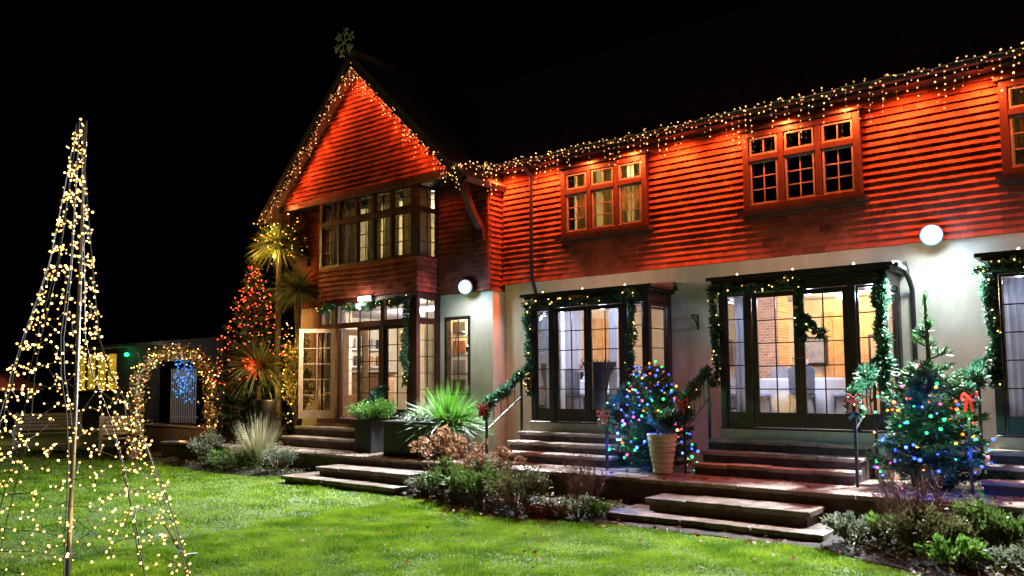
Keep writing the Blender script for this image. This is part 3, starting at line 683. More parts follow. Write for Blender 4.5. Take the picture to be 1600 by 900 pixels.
def curtain(x0, x1, z0, z1, y, m, label, waves=6, amp=.03, slant=0):
    nx = waves*6; V = []; F = []; nz = 5
    for j in range(nz + 1):
        t = j/nz
        for i in range(nx + 1):
            u = i/nx; V.append((x0 + (x1 - x0)*u*(1 - slant*(1 - t)*.5), y + amp*math.sin(u*waves*6.283 + j*.15), z0 + (z1 - z0)*t))
    for j in range(nz):
        for i in range(nx): a = j*(nx + 1) + i; F.append((a, a + 1, a + nx + 2, a + nx + 1))
    o = mesh_obj('curtain', V, F, M[m], None, True); mod = o.modifiers.new('thick', 'SOLIDIFY'); mod.thickness = .004
    return tag(o, label, 'curtain')
nm = ['the middle of the house', 'the bay with the hanging sprig', 'the bay beside the tall fir']
names3 = ['door bay by the drainpipe', 'door bay with the brick pier inside', 'door bay right of the tall fir']
for i, x in enumerate(BAYX):
    for k in (.3, 1.2, 2.1):
        b = MB(); b.lathe([(.05, 0), (.055, .02), (0, .02)], (x + k, YB + .55, 3.10), 12); b.build('bay_fill_lamp', M['coolglow'], house)  # lamps added to brighten the side curtains and panes with bluish light
        light('POINT', 'bay_fill_light', (x + k, YB + .55, 3.02), 17, (.55, .68, 1), house, .05)
    curtain(x + .12, x + .46, SILL + .05, 3.1, YB + .32, 'curtain', 'white curtain behind the left side light of the ' + names3[i], 4, .02)
    if i == 2:
        curtain(x + .55, x + .95, SILL + .05, 3.1, YB + .36, 'curtain', 'white curtain drawn behind the glazed door of the ' + names3[i], 5, .03)
curtain(-8.05, -7.85, SILL + .05, 3.3, 13.3, 'curtain', 'pale tied curtain behind the left door leaf of the bay by the drainpipe', 3, .03)
for k, (a, b_, lab) in enumerate(((-8.43, -8.0, 'left'), (-7.86, -7.33, 'middle'), (-7.19, -6.76, 'right'))):
    curtain(a, b_, 4.5, 5.85, 12.86, 'curtain2', f'cream curtain in the {lab} light of the lit upstairs window', 4, .025)
for k, (a, b_) in enumerate(((-1.2, -.75), (-.65, -.15))):
    curtain(a, b_, 4.5, 5.85, 12.86, 'curtain2', ('outer' if k == 0 else 'inner') + ' cream curtain in the upstairs window above the tall fir', 4, .025)
for k, (a, b_) in enumerate(us):
    curtain(a + .02, b_ - .02 if k != 1 else b_ - .15, 4.36, 5.85, 11.78, 'curtain2', f'cream curtain in the {["first","second","third","fourth","fifth"][k]} light of the gable bay counted from the open door side', 4, .02)
V_ = curtain(-11.62, -11.60, 4.36, 5.85, 11.8, 'curtain2', 'cream curtain in the end light of the gable bay', 1, .0)
V_.data.transform(Matrix.Translation((0, 0, 0)))
for v in V_.data.vertices: v.co.y = 11.64 + (v.co.x + 11.62)/.02*.42; v.co.x = -11.60 + .02*math.sin((v.co.y)*60)

# tables, chairs
def round_table(x, y, label, lab2):
    t = thing('dining_table', (x, y, SILL), label, 'table', 'tables laid in the dining room')
    b = MB(); b.lathe([(.0, .70), (.74, .70), (.75, .715), (.74, .73), (0, .73)], (x, y, SILL), 28); b.build('table_top', M['panel'], t)
    b = MB(); b.tube([(x, y, SILL + .0), (x, y, SILL + .70)], .05); b.build('pedestal', M['iron'], t)
    b = MB(); fold = lambda r, z, a: r + (.03*math.sin(a*14)*(1 - z/.74) if r > .74 else 0)
    b.lathe([(.84, .04), (.80, .4), (.77, .70), (.76, .74), (.3, .742), (0, .742)], (x, y, SILL), 84, fold)
    tag(b.build('tablecloth', M['cloth'], None, True), lab2, 'tablecloth', 'cloths on the dining tables')
    g = thing('centrepiece', (x, y, SILL + .742), 'glass vase centrepiece on the ' + label.split(' ', 2)[2] if False else 'white vase centrepiece on ' + lab2.split(' on ')[-1], 'vase', 'table centrepieces')
    b = MB(); b.lathe([(.05, 0), (.06, .02), (.02, .08), (.03, .2), (.05, .24), (0, .24)], (x, y, SILL + .742), 12); b.build('vase', M['cloth'], g)
    b = MB(); P = np.array([x, y, SILL + 1.02]) + ball_dirs(60)*.09; V, F = leaves(P, P - np.array([x, y, SILL + .95]), .07, .05); mesh_obj('flower_head', V, F, M['flower'], g)
def make_chair():
    t = thing('banquet_chair', (0, 0, 0), 'x', 'chair', 'chairs in the dining room')
    b = MB(); b.box(-.22, .22, -.22, .22, .41, .48); bevel(b.build('seat', M['chair'], t), .03, 3)
    poly = [(-.20, .48)] + [(-.21, .85)] + [(.21*math.cos(a), .85 + .12*math.sin(a)) for a in np.linspace(math.pi, 0, 9)] + [(.20, .48)]
    b = MB(); b.prism(poly, -.235, -.19); bevel(b.build('backrest', M['chair'], t), .012, 2)
    for sx in (-.19, .19):
        for sy in (-.19, .19): b = MB(); b.bar((sx, sy, .41), (sx*1.08, sy*1.15, 0), .022); b.build('leg', M['pole'], t)
    return t
ch = make_chair(); used = [False]
def chair(x, y, rz, label):
    o = ch if not used[0] else copy_tree(ch); used[0] = True
    o.location = (x, y, SILL); o.rotation_euler = (0, 0, rz); o['label'] = label
tp = [(-9.25, 14.3, 'round table seen through the door bay by the drainpipe'), (-4.75, 14.4, 'round table seen through the door bay with the brick pier'), (-.5, 14.6, 'round table behind the curtains of the end bay')]
for (x, y, lab) in tp:
    round_table(x, y, lab, 'white cloth on the ' + lab)
    for k, a in enumerate((-2.2, -1.25, -.3, .9, 2.2) if x < -1 else (-2.0, -.8)):
        cx_, cy_ = x + .98*math.cos(a), y + .98*math.sin(a)
        chair(cx_, cy_, a + math.pi/2, ('grey chair with its back to the doors', 'grey chair tucked in doorward', 'grey chair on the fir side', 'grey chair facing the doors', 'grey chair beyond the cloth')[k] + ', ' + ('bay by the drainpipe', 'bay with brick pier', 'curtained end bay')[tp.index((x, y, lab))])
t = thing('poseur_table', (-8.2, 13.2, SILL), 'tall waisted cocktail table in a black stretch cover', 'table')
b = MB(); b.lathe([(.33, 0), (.2, .2), (.13, .45), (.2, .8), (.33, 1.05), (.34, 1.08), (0, 1.08)], (-8.2, 13.2, SILL), 20); b.build('stretch_cover', M['blackcloth'], t, True)
# wing room: white counter and shelf shapes
t = thing('display_dresser', (-12.0, 15.1, WSILL), 'pale dresser with shelves of pictures inside the wing room', 'dresser')
b = MB(); b.box(-12.7, -11.3, 14.9, 15.39, WSILL, WSILL + .85); b.build('cupboard', M['whitewood'], t)
for k in range(3): b = MB(); b.box(-12.7, -11.3, 15.1, 15.39, WSILL + 1.2 + .38*k, WSILL + 1.24 + .38*k); b.build('shelf', M['whitewood'], t)
for k in range(9):
    x = -12.6 + (k % 3)*.45; z = WSILL + 1.24 + .38*(k//3); b = MB(); b.box(x, x + .2, 15.2, 15.23, z, z + .26); b.build('picture', M[('brick', 'chair', 'panel')[k % 3]], t)
t = thing('picture_rack', (-11.9, 12.95, WSILL), 'rack of small pictures behind the narrow wing window', 'rack')
b = MB(); b.box(-12.7, -11.2, 13.0, 13.05, WSILL, 3.4); b.build('back_board', M['whitewood'], t)
for k in range(8):
    x = -12.3 + (k % 2)*.5; z = 1.6 + .42*(k//2); b = MB(); b.box(x, x + .34, 12.96, 12.995, z, z + .26); b.build('picture', M[('chair', 'shed', 'brick')[k % 3]], t)

# left wall of the dining room: drape and orange boards; left wall of the wing room: shelves and pictures
for k in range(14):
    y = 15.05 + k*.16; b = MB(); b.box(-9.895, -9.86 - .008*(k % 2), y + .004, y + .156, SILL + .02, 3.25); b.build('wall_board', M['panel'], house)
cu = curtain(0, 2.05, SILL + .05, 3.4, 0, 'curtain', 'white floor-length drape on the dining room wall beyond the drainpipe bay', 11, .04)
for v in cu.data.vertices: v.co = Vector((-9.78 + v.co.y, 12.95 + v.co.x, v.co.z))
t = thing('sideboard', (-9.6, 15.4, SILL), 'dark sideboard with bottles and glasses along the dining room wall', 'sideboard')
b = MB(); b.box(-9.85, -9.45, 14.7, 16.2, SILL, SILL + .9); b.build('cabinet', M['timber'], t)
for k in range(9):
    b = MB(); b.lathe([(.035, 0), (.04, .15), (.015, .22), (.015, .3), (0, .3)], (-9.65, 14.8 + .16*k, SILL + .9), 8); b.build('bottle', M[('leafA', 'timber', 'chair')[k % 3]], t)
for k in range(3):
    t = thing('wall_shelf', (-16.0, 12.8 + k*0, 1.8 + .45*k), ('lowest', 'middle', 'top')[k] + ' picture shelf on the far wall of the wing room', 'shelf', 'shelves in the wing room')
    b = MB(); b.box(-16.08, -15.9, 12.6, 15.0, 1.75 + .45*k, 1.79 + .45*k); b.build('board', M['whitewood'], t)
    for j in range(6):
        y = 12.7 + .38*j; b = MB(); b.box(-16.05, -16.0, y, y + .22, 1.80 + .45*k, 2.05 + .45*k); b.build('picture', M[('chair', 'brick', 'shed', 'curtain', 'panel')[(j*2 + k) % 5]], t)
t = thing('reception_desk', (-14.9, 13.3, WSILL), 'pale reception desk inside the wing room', 'desk')
b = MB(); b.box(-15.6, -14.4, 13.2, 13.7, WSILL, WSILL + .98); b.build('front_panel', M['oak'], t); b = MB(); b.box(-15.65, -14.35, 13.15, 13.75, WSILL + .982, WSILL + 1.03); b.build('desk_top', M['timber'], t)
for k in range(4):
    t = thing('wall_picture', (-5.4 + 1.1*k, 17.2, 2.2), ('framed dark picture over the orange boards', 'framed pale picture beside the pier', 'framed picture near the end of the panelling', 'small framed picture past the end bay')[k], 'picture')
    b = MB(); b.box(-5.6 + 1.3*k, -5.1 + 1.3*k, 17.17, 17.2, 2.1, 2.7); b.build('frame', M['timber'], t); b = MB(); b.box(-5.55 + 1.3*k, -5.15 + 1.3*k, 17.16, 17.169, 2.15, 2.65); b.build('canvas', M[('chair', 'curtain2', 'brick', 'shed')[k]], t)
t = thing('doorway', (-6.9, 17.2, SILL), 'yellow-green painted inner door beside the brick pier', 'door')
b = MB(); b.box(-7.15, -6.3, 17.2, 17.29, SILL, SILL + 2.0); b.build('door_leaf', M['ivydoor'], t); b = MB(); b.tube([(-6.4, 17.17, SILL + 1), (-6.4, 17.12, SILL + 1)], .02); b.build('door_knob', M['bauble'], t)
def pendant(x, y, z, label, energy, col, m, group='ceiling lamps'):
    t = thing('ceiling_lamp', (x, y, z), label, 'lamp', group)
    b = MB(); b.lathe([(.02, .0), (.13, .0), (.15, .05), (.10, .10), (0, .11)], (x, y, z - .11), 16); b.build('shade', M[m], t)
    light('POINT', 'lamp_light', (x, y, z - .22), energy, col, t, .1)
COOL, WRM = (.62, .70, 1), (1, .66, .30)
pendant(-8.0, 13.6, 3.49, 'cool ceiling lamp above the cocktail table', 120, COOL, 'coolglow')
pendant(-4.4, 13.5, 3.49, 'cool ceiling lamp inside the bay with the brick pier', 120, COOL, 'coolglow')
pendant(-.7, 13.5, 3.49, 'cool ceiling lamp inside the end bay', 120, COOL, 'coolglow')
pendant(-7.6, 16.4, 3.49, 'warm ceiling lamp by the rear wall behind the cocktail table', 85, WRM, 'lampglow')
pendant(-4.5, 16.3, 3.49, 'warm ceiling lamp by the rear wall beside the brick pier', 85, WRM, 'lampglow')
pendant(-1.2, 16.3, 3.49, 'warm ceiling lamp by the rear wall of the end bay', 110, WRM, 'lampglow')
pendant(-13.2, 13.6, 3.49, 'cool ceiling lamp in the wing behind the open door', 230, (1, .93, .85), 'coolglow')
pendant(-11.2, 12.7, 3.49, 'warm ceiling lamp behind the narrow wing window', 40, WRM, 'lampglow')
pendant(-7.6, 14.0, 5.94, 'warm ceiling lamp in the lit upstairs room', 70, (1, .80, .38), 'lampglow')
pendant(-.4, 14.0, 5.94, 'warm ceiling lamp in the end upstairs room', 18, (1, .75, .4), 'lampglow')
pendant(-13.0, 13.6, 5.96, 'warm ceiling lamp in the gable room', 120, (1, .85, .6), 'lampglow')

# ------------------------------------------------------------------ lamps on the walls
def floodlight(x, y, z, label, energy, spill, aim):
    t = thing('floodlight', (x, y, z), label, 'floodlight', 'floodlights on the wall')
    b = MB(); b.box(x - .03, x + .03, y - .02, YW + .1 if x < XC else YS, z - .03, z + .03); b.build('wall_arm', M['iron'], t)
    b = MB(); b.lathe([(.06, -.10), (.13, -.05), (.16, 0), (.155, .02), (0, .02)], (0, 0, 0), 20)
    Q = Vector((.35, -.93, -.12)).to_track_quat('Z', 'Y'); o1 = b.build('housing', M['iron'], t); o1.rotation_euler = Q.to_euler()
    for v in o1.data.vertices: v.co += Vector((x, y, z))*1
    for v in o1.data.vertices: v.co -= Vector((0, 0, 0))
    me = o1.data
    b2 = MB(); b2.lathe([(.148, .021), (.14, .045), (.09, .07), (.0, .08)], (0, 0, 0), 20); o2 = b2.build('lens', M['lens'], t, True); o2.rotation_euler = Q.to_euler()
    # the two meshes are built about the lamp's own origin
    og = np.array(origin(t))
    for o in (o1, o2):
        n_ = len(o.data.vertices); co = np.zeros(n_*3, np.float32); o.data.vertices.foreach_get('co', co); co = co.reshape(-1, 3)
        co -= co.mean(0) - 0; o.data.vertices.foreach_set('co', co.ravel()); o.data.update()
    o2.location = Q @ Vector((0, 0, .07)); o1.location = (0, 0, 0)
    p = Vector((x, y, z)) + Q @ Vector((0, 0, .16))
    light('SPOT', 'flood_beam', p, energy, (.86, .94, 1), t, .12, aim, 152, 1.0)
    light('SPOT', 'flood_spill', p + Vector((0, -.42, .0)), spill, (.84, .93, 1), t, .12, (0, .62, -1), 118, .8)
    light('POINT', 'flood_halo', p + Vector((0, -.05, 0)), spill*.30, (.22, .55, 1), t, .12)  # added blue point light, imitates a lens halo on the wall
    return t
floodlight(-10.52, 11.95, 3.70, 'bright white floodlight on the wing wall above the narrow window', 6600, 44, (.2, -.9, -.42))
floodlight(-2.2, 12.30, 3.80, 'bright white floodlight on the wall above the tall fir', 6800, 62, (-.2, -.9, -.42))
t = thing('porch_lamp', (-12.95, YG - .02, 3.6), 'small white bulkhead lamp over the open wing door', 'lamp')
b = MB(); b.box(-13.15, -12.75, YG - .04, YG + .0, 3.54, 3.66); b.build('back_plate', M['iron'], t)
b = MB(); b.box(-13.13, -12.77, YG - .10, YG - .042, 3.555, 3.645); bevel(b.build('diffuser', M['coolglow'], t), .02, 3)
light('POINT', 'porch_light', (-12.95, YG - .2, 3.52), 26, (1, .90, .74), t, .06)
light('SPOT', 'porch_beam', (-12.95, YG - .2, 3.52), 3000, (.95, .97, 1), t, .08, (-.38, -.88, -.40), 130, 1.0)
t = thing('wall_bracket', (-5.86, YS, 2.7), 'black iron bracket on the stucco between two door bays', 'bracket')
b = MB(); b.bar((-5.86, YS - .02, 2.66), (-5.86, YS - .02, 2.92), .03, .02); b.bar((-5.86, YS - .02, 2.90), (-5.86, YS - .26, 2.90), .025); b.bar((-5.86, YS - .02, 2.70), (-5.86, YS - .2, 2.89), .018)
b.tube([(-5.86, YS - .24 + .03*math.cos(a), 2.86 + .03*math.sin(a)) for a in np.linspace(0, 5, 9)], .008, 5); b.build('scroll_arm', M['iron'], t)
# warm wash lamps fixed under the eaves and the gable verge: parts of the house
RED = (1, .15, .032)
def eave_light(x, y, z, e, aim, cone=165):
    b = MB(); b.lathe([(.03, .05), (.035, 0), (.0, 0)], (x, y, z), 10); o = b.build('eave_light', M['iron'], house)
    light('SPOT', 'eave_wash', (x, y, z - .02), e, RED, house, .06, aim, cone, .9)
for i, x in enumerate(np.arange(-9.75, 2.6, .92)): eave_light(x, 12.14, 5.93, 150, (0, .28, -1))
for s in (-1, 1):
    for i in range(10):
        t_ = .08 + .084*i; eave_light(GX + s*sx*t_*.95, 11.22, GA - .24 - (GA - 5.75)*t_, 24 if s < 0 else 19, (-s*.62, .52, -.18), 108)

# ------------------------------------------------------------------ steps
def flight(label, x0, x1, yb, zs, tread=.30, name='door_steps', pieces=4):
    t = thing(name, ((x0 + x1)/2, yb, TZ), label, 'steps', 'flights of steps')
    for i, z in enumerate(zs):
        yf = yb - tread*(i + 1) - .0; xa, xb = x0 - .0*i, x1
        b = MB(); b.box(xa + .03, xb - .03, yf + .035, yb - tread*i + .01, TZ - .05, z - .06); b.build('riser', M['riser'], t)
        cuts = [xa] + sorted(xa + (xb - xa)*((k + random.uniform(-.15, .15))/pieces) for k in range(1, pieces)) + [xb]
        for a, b_ in zip(cuts[:-1], cuts[1:]):
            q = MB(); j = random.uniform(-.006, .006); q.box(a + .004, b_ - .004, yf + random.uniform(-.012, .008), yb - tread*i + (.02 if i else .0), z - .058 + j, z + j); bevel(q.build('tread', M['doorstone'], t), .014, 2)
    return t
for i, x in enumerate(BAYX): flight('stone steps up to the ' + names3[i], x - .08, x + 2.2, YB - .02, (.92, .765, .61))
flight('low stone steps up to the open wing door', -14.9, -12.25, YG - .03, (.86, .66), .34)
def lawn_steps(label, u0, u1, v0, v1):
    t = thing('garden_steps', ((u0 + u1)/2, 9.5, 0), label, 'steps', 'stone steps from the lawn to the terrace')
    for (a, b_, y, z, cuts) in ((v0, v1, 9.02, .125, (.38, .7)), (u0, u1, 9.40, .29, (.27, .62))):
        q = MB(); q.box(a + .06, b_ - .06, y + .05, 10.06, -.05, z - .07); q.build('riser', M['riser'], t)
        cs = [0, *cuts, 1]
        for c0, c1 in zip(cs[:-1], cs[1:]):
            q = MB(); x0_, x1_ = a + (b_ - a)*c0 + .006, a + (b_ - a)*c1 - .006; j = random.uniform(-.02, .02); dz = random.uniform(-.008, .008)
            nn = 6; V = []
            top = [(x0_ + (x1_ - x0_)*k/nn, y + j + random.uniform(-.018, .018)) for k in range(nn + 1)] + [(x1_, 10.05), (x0_, 10.05)]
            V = [(px, py, z + dz) for px, py in top] + [(px, py + .01, z + dz - .07) for px, py in top]; m_ = len(top)
            q.add(V, [tuple(range(m_)), tuple(range(2*m_ - 1, m_ - 1, -1))] + [(k, k + m_, (k + 1) % m_ + m_, (k + 1) % m_) for k in range(m_)])
            bevel(q.build('stone_slab', M['stone'], t), .01, 2)
lawn_steps('worn stone slab steps up from the lawn beside the grey leaved bush', -5.2, -3.05, -5.55, -2.8)
lawn_steps('worn stone slab steps up from the lawn in front of the black planters', -11.95, -9.55, -12.45, -9.5)

# ------------------------------------------------------------------ garlands, handrails, bows
def sprigs(path, n, rad, leaf, r, w=.24):
    path = np.array(path, float); seg = np.linalg.norm(np.diff(path, axis=0), axis=1); cum = np.concatenate([[0], np.cumsum(seg)])
    s = r.uniform(0, cum[-1], n); k = np.clip(np.searchsorted(cum, s) - 1, 0, len(seg) - 1); u = ((s - cum[k])/seg[k])[:, None]
    C = path[k]*(1 - u) + path[k+1]*u; T = unit(path[k+1] - path[k])
    thick = (.65 + .5*np.sin(s*9 + r.uniform(0, 6))*np.sin(s*3.3))[:, None]
    rd = unit(np.cross(T, r.normal(size=(n, 3))))
    P = C + rd*rad*.35*r.uniform(0, 1, (n, 1)); D = rd + T*r.uniform(-.6, .9, (n, 1))
    V, F = leaves(P, D, leaf*r.uniform(.6, 1.2, n)*np.clip(thick[:, 0], .5, 1.2), leaf*w, .1, r); return V, F, C, rd
def wavy(p, q, n=12, amp=.02, sag=0, r=rng):
    p, q = np.array(p, float), np.array(q, float); out = []
    for i in range(n + 1):
        t = i/n; c = p*(1 - t) + q*t + r.normal(size=3)*amp; c[2] -= sag*math.sin(math.pi*t); out.append(c)
    return out
def garland(label, paths, nb, seed, baubles=0, dens=800, rad=.085, leaf=.11, group='evergreen garlands', bm='b_warm', bow=None, br=.0105):
    r = np.random.default_rng(seed); t = thing('garland', paths[0][0], label, 'garland', group); parts = []; Cs = []; Rs = []
    core = MB()
    for pth in paths:
        L = sum(np.linalg.norm(np.array(pth[i+1]) - np.array(pth[i])) for i in range(len(pth) - 1))
        V, F, C, rd = sprigs(pth, int(dens*L), rad, leaf, r); parts.append((V, F)); Cs.append(C); Rs.append(rd)
        core.tube(pth, .012, 5)
    V, F = join(*parts); mesh_obj('foliage', V, F, M['garland'], t, kind='stuff'); core.build('core_wire_set', M['wire'], t, kind='stuff')
    C = np.concatenate(Cs); rd = np.concatenate(Rs); k = r.integers(0, len(C), nb)
    P = C[k] + rd[k]*rad*.75; P[:, 1] -= rad*.35
    bulbs(P, br, M[bm], t)
    k = r.integers(0, len(C), baubles)
    for i in k:
        b = MB(); c = C[i] + rd[i]*rad*.6; b.lathe([(0, -.035), (.025, -.025), (.035, 0), (.025, .025), (0, .035)], c, 10); b.build('bauble', M['bauble'], t, True)
    if bow is not None: make_bow(bow, t, r)
    return t
def make_bow(c, parent, r, s=.6):
    c = Vector(c); b = MB(); w = .045*s
    def ribbon(pts, wv):
        V = []; 
        for p in pts: V += [Vector(p) - wv, Vector(p) + wv]
        F = [(2*i, 2*i+1, 2*i+3, 2*i+2) for i in range(len(pts) - 1)]; b.add(V, F)
    X_ = Vector((.79, .61, 0)); Yv = Vector((.61, -.79, 0))
    for sg in (-1, 1):
        loop = [c + X_*sg*.16*s*math.sin(t)*1.0 + Vector((0, 0, .07*s*math.sin(2*t)*-1 + .03*s*math.sin(t))) + Yv*.02 for t in np.linspace(0, math.pi, 10)]
        ribbon(loop, Yv*w*.6 + Vector((0, 0, w*.5)))
        ribbon([c, c + X_*sg*.05*s - Vector((0, 0, .12*s)), c + X_*sg*.08*s - Vector((0, 0, .28*s))], X_*w*.7)
    V, F = orbs([c + Yv*.03], .035*s); b.add(V.tolist(), [tuple(f) for f in F.tolist()])
    o = b.build('bow', M['bow'], parent); md = o.modifiers.new('thick', 'SOLIDIFY'); md.thickness = .006; return o
x2, x3, x4 = BAYX; yg = YB - .13
garland('evergreen garland with amber lights over the door bay by the drainpipe',
        [wavy((x2 - .10, yg, 3.22), (x2 + 2.3, yg, 3.24), 16, .02, .03), wavy((x2 - .02, yg + .05, 3.2), (x2 + .0, yg + .05, 1.55), 12, .02), wavy((x2 + 2.18, yg + .05, 3.2), (x2 + 2.14, yg + .05, 1.75), 12, .025)], 52, 11, 4)
garland('evergreen garland lying over half of the bay with the brick pier, sprig hanging at centre',
        [wavy((x3 - .12, yg, 3.22), (x3 + 1.28, yg, 3.24), 12, .02, .05), wavy((x3 - .04, yg + .05, 3.2), (x3 - .02, yg + .05, 1.75), 12, .025), wavy((x3 + 1.28, yg + .07, 3.2), (x3 + 1.30, yg + .05, 2.35), 8, .02), wavy((x3 + 1.36, yg, 2.72), (x3 + 1.62, yg, 2.42), 6, .03)], 46, 12, 5)
garland('unlit thick evergreen garland down the corner post of the bay with brick pier',
        [wavy((x3 + 2.40, yg + .05, 3.22), (x3 + 2.38, yg + .05, 1.6), 12, .02)], 4, 13, 0, 1000, .12, .15)
garland('evergreen garland with white lights around the bay beyond the tall fir',
        [wavy((x4 - .12, yg, 3.22), (x4 + 2.5, yg, 3.24), 16, .02, .03), wavy((x4 + .0, yg + .05, 3.2), (x4 + .03, yg + .05, 1.7), 12, .025)], 40, 14, 2)
garland('evergreen garland hung over the wing door and down its corner post',
        [wavy((-14.45, YG - .08, 3.42), (-13.9, YG - .08, 3.5), 5, .02), wavy((-13.6, YG - .08, 3.46), (-12.5, YG - .08, 3.50), 9, .03, .05), wavy((-12.4, YG - .08, 3.46), (-11.62, YG - .08, 3.52), 8, .02, .03), wavy((-11.68, YG - .08, 3.45), (-11.72, YG - .08, 1.75), 12, .02)], 26, 15, 1)
def railing(label, x, yb, zb, yf, zf, glabel, seed, bow=True, post2=True):
    t = thing('handrail', (x, yf, TZ), label, 'handrail', 'iron handrails beside the steps')
    b = MB(); b.bar((x, yf, TZ), (x, yf, zf), .035); b.build('post', M['iron'], t)
    b = MB(); b.bar((x, yb, TZ), (x, yb, zb), .035); b.build('post', M['iron'], t)
    b = MB(); b.tube([(x, yb + .06, zb), (x, yb, zb), (x, yf, zf), (x, yf - .06, zf - .03)], .018, 6); b.build('top_rail', M['iron'], t)
    b = MB(); b.tube([(x, yb, zb - .42), (x, yf, zf - .42)], .012, 6); b.build('mid_rail', M['iron'], t)
    for k in range(1, 5):
        u = k/5; b = MB(); y = yb + (yf - yb)*u; z = zb + (zf - zb)*u; b.bar((x, y, max(TZ + .05, z - .42)), (x, y, z), .012); b.build('baluster', M['iron'], t)
    garland(glabel, [wavy((x, yb + .05, zb + .02), (x, yf - .02, zf + .03), 8, .02, .02), wavy((x, yf - .03, zf), (x + .02, yf - .05, zf - .22), 4, .02)], 6, seed, 0, 900, .11, .14, 'garlands wound on the handrails', 'b_white', (x + .03, yf - .16, zf - .02) if bow else None, .012)
railing('iron handrail on the drainpipe side of the steps by the drainpipe', x2 - .16, 11.72, 1.95, 10.72, 1.40, 'garland with a red bow on the handrail next to the strap-leaved plant', 21)
railing('iron handrail between the drainpipe steps and the small blue-lit fir', x2 + 2.26, 11.72, 1.85, 10.72, 1.32, 'garland with a red bow on the handrail against the blue-lit fir', 22)
railing('iron handrail between the ribbed pot and the middle steps', x3 - .16, 11.72, 1.95, 10.85, 1.50, 'garland with a red bow on the handrail behind the ribbed pot', 23)
railing('iron handrail between the middle steps and the tall fir', x3 + 2.26, 11.72, 2.0, 10.72, 1.58, 'garland with a red bow on the handrail left of the tall fir', 24)
railing('iron handrail between the tall fir and the end steps', x4 - .16, 11.72, 2.0, 10.85, 1.60, 'garland with a red bow on the handrail right of the tall fir', 25)
railing('iron handrail beside the wing door steps', -12.2, 11.35, 1.72, 10.82, 1.35, 'garland with a red bow on the wing handrail over the clipped shrub', 26)

# ------------------------------------------------------------------ eaves lights
def icicles(label, p, q, hang, step, seed, m='b_ice', sub=3, br=.0115):
    r = np.random.default_rng(seed); p, q = np.array(p, float), np.array(q, float); Ln = np.linalg.norm(q - p); n = int(Ln/step)
    t = thing('icicle_lights', tuple(p), label, 'string lights', 'icicle lights on the eaves'); P = []; w = MB()
    w.tube(wavy(p, q, max(6, n//2), .015, .0, r), .006, 4)
    for i in range(n):
        u = (i + r.uniform(-.3, .3))/n; c = p*(1 - u) + q*u; L = hang*r.choice([.15, .35, .55, .8, 1.0], p=[.25, .25, .22, .18, .10]); k = max(1, int(L/.085))
        j = r.normal(size=3)*.015; w.tube([c + j, c + j - [0, 0, L]], .003, 3)
        for a in range(k): P.append(c + j - np.array([r.normal()*.012, r.normal()*.012, L*(a + 1)/k]))
        for a in range(sub): P.append(c + [r.normal()*.05, r.normal()*.02, r.uniform(-.06, .06)])
    w.build('wire_set', M['palewire'], t, kind='stuff'); bulbs(P, br*r.uniform(.6, 1.25, len(P)), M[m], t); return t
icicles('warm icicle lights hanging from the gutter of the long main range', (-10.2, 12.02, 6.06), (3.4, 12.02, 6.08), .6, .10, 31, sub=2)
gl0 = (GX, 11.2, GA - .16)
icicles('warm icicle lights along the gable slope on the open door side', gl0, (GX - sx*.97, 11.2, 5.66), .42, .085, 32, sub=3, br=.0112)
icicles('warm icicle lights along the gable slope towards the main range', gl0, (GX + sx*.95, 11.2, 5.7), .50, .085, 33, sub=3, br=.0112)
icicles('warm icicle lights looped from the gable foot to the main gutter', (GX + sx*.93, 11.14, 5.95), (-9.75, 12.0, 6.06), .5, .10, 34, sub=3)
# star ornament on the ridge end
t = thing('snowflake_ornament', (GX - .1, 11.08, GA + .12), 'unlit white snowflake ornament on the gable peak', 'ornament')
b = MB(); c = Vector((GX - .08, 11.08, GA + .33)); b.bar((GX - .02, 11.08, GA - .05), c, .02); b.build('stake', M['iron'], t)
for k in range(6):
    a = R(60*k + 18); d = Vector((math.cos(a), .0, math.sin(a))); b = MB(); tip = c + d*.31; b.tube([c, tip], .014, 6)
    for f_ in (.5, .8):
        for sg in (-.9, .9):
            e = Vector((math.cos(a + sg), 0, math.sin(a + sg))); b.tube([c + d*.31*f_, c + d*.31*f_ + e*.10], .022, 6)
    b.build('snowflake_arm', M['snow'], t)

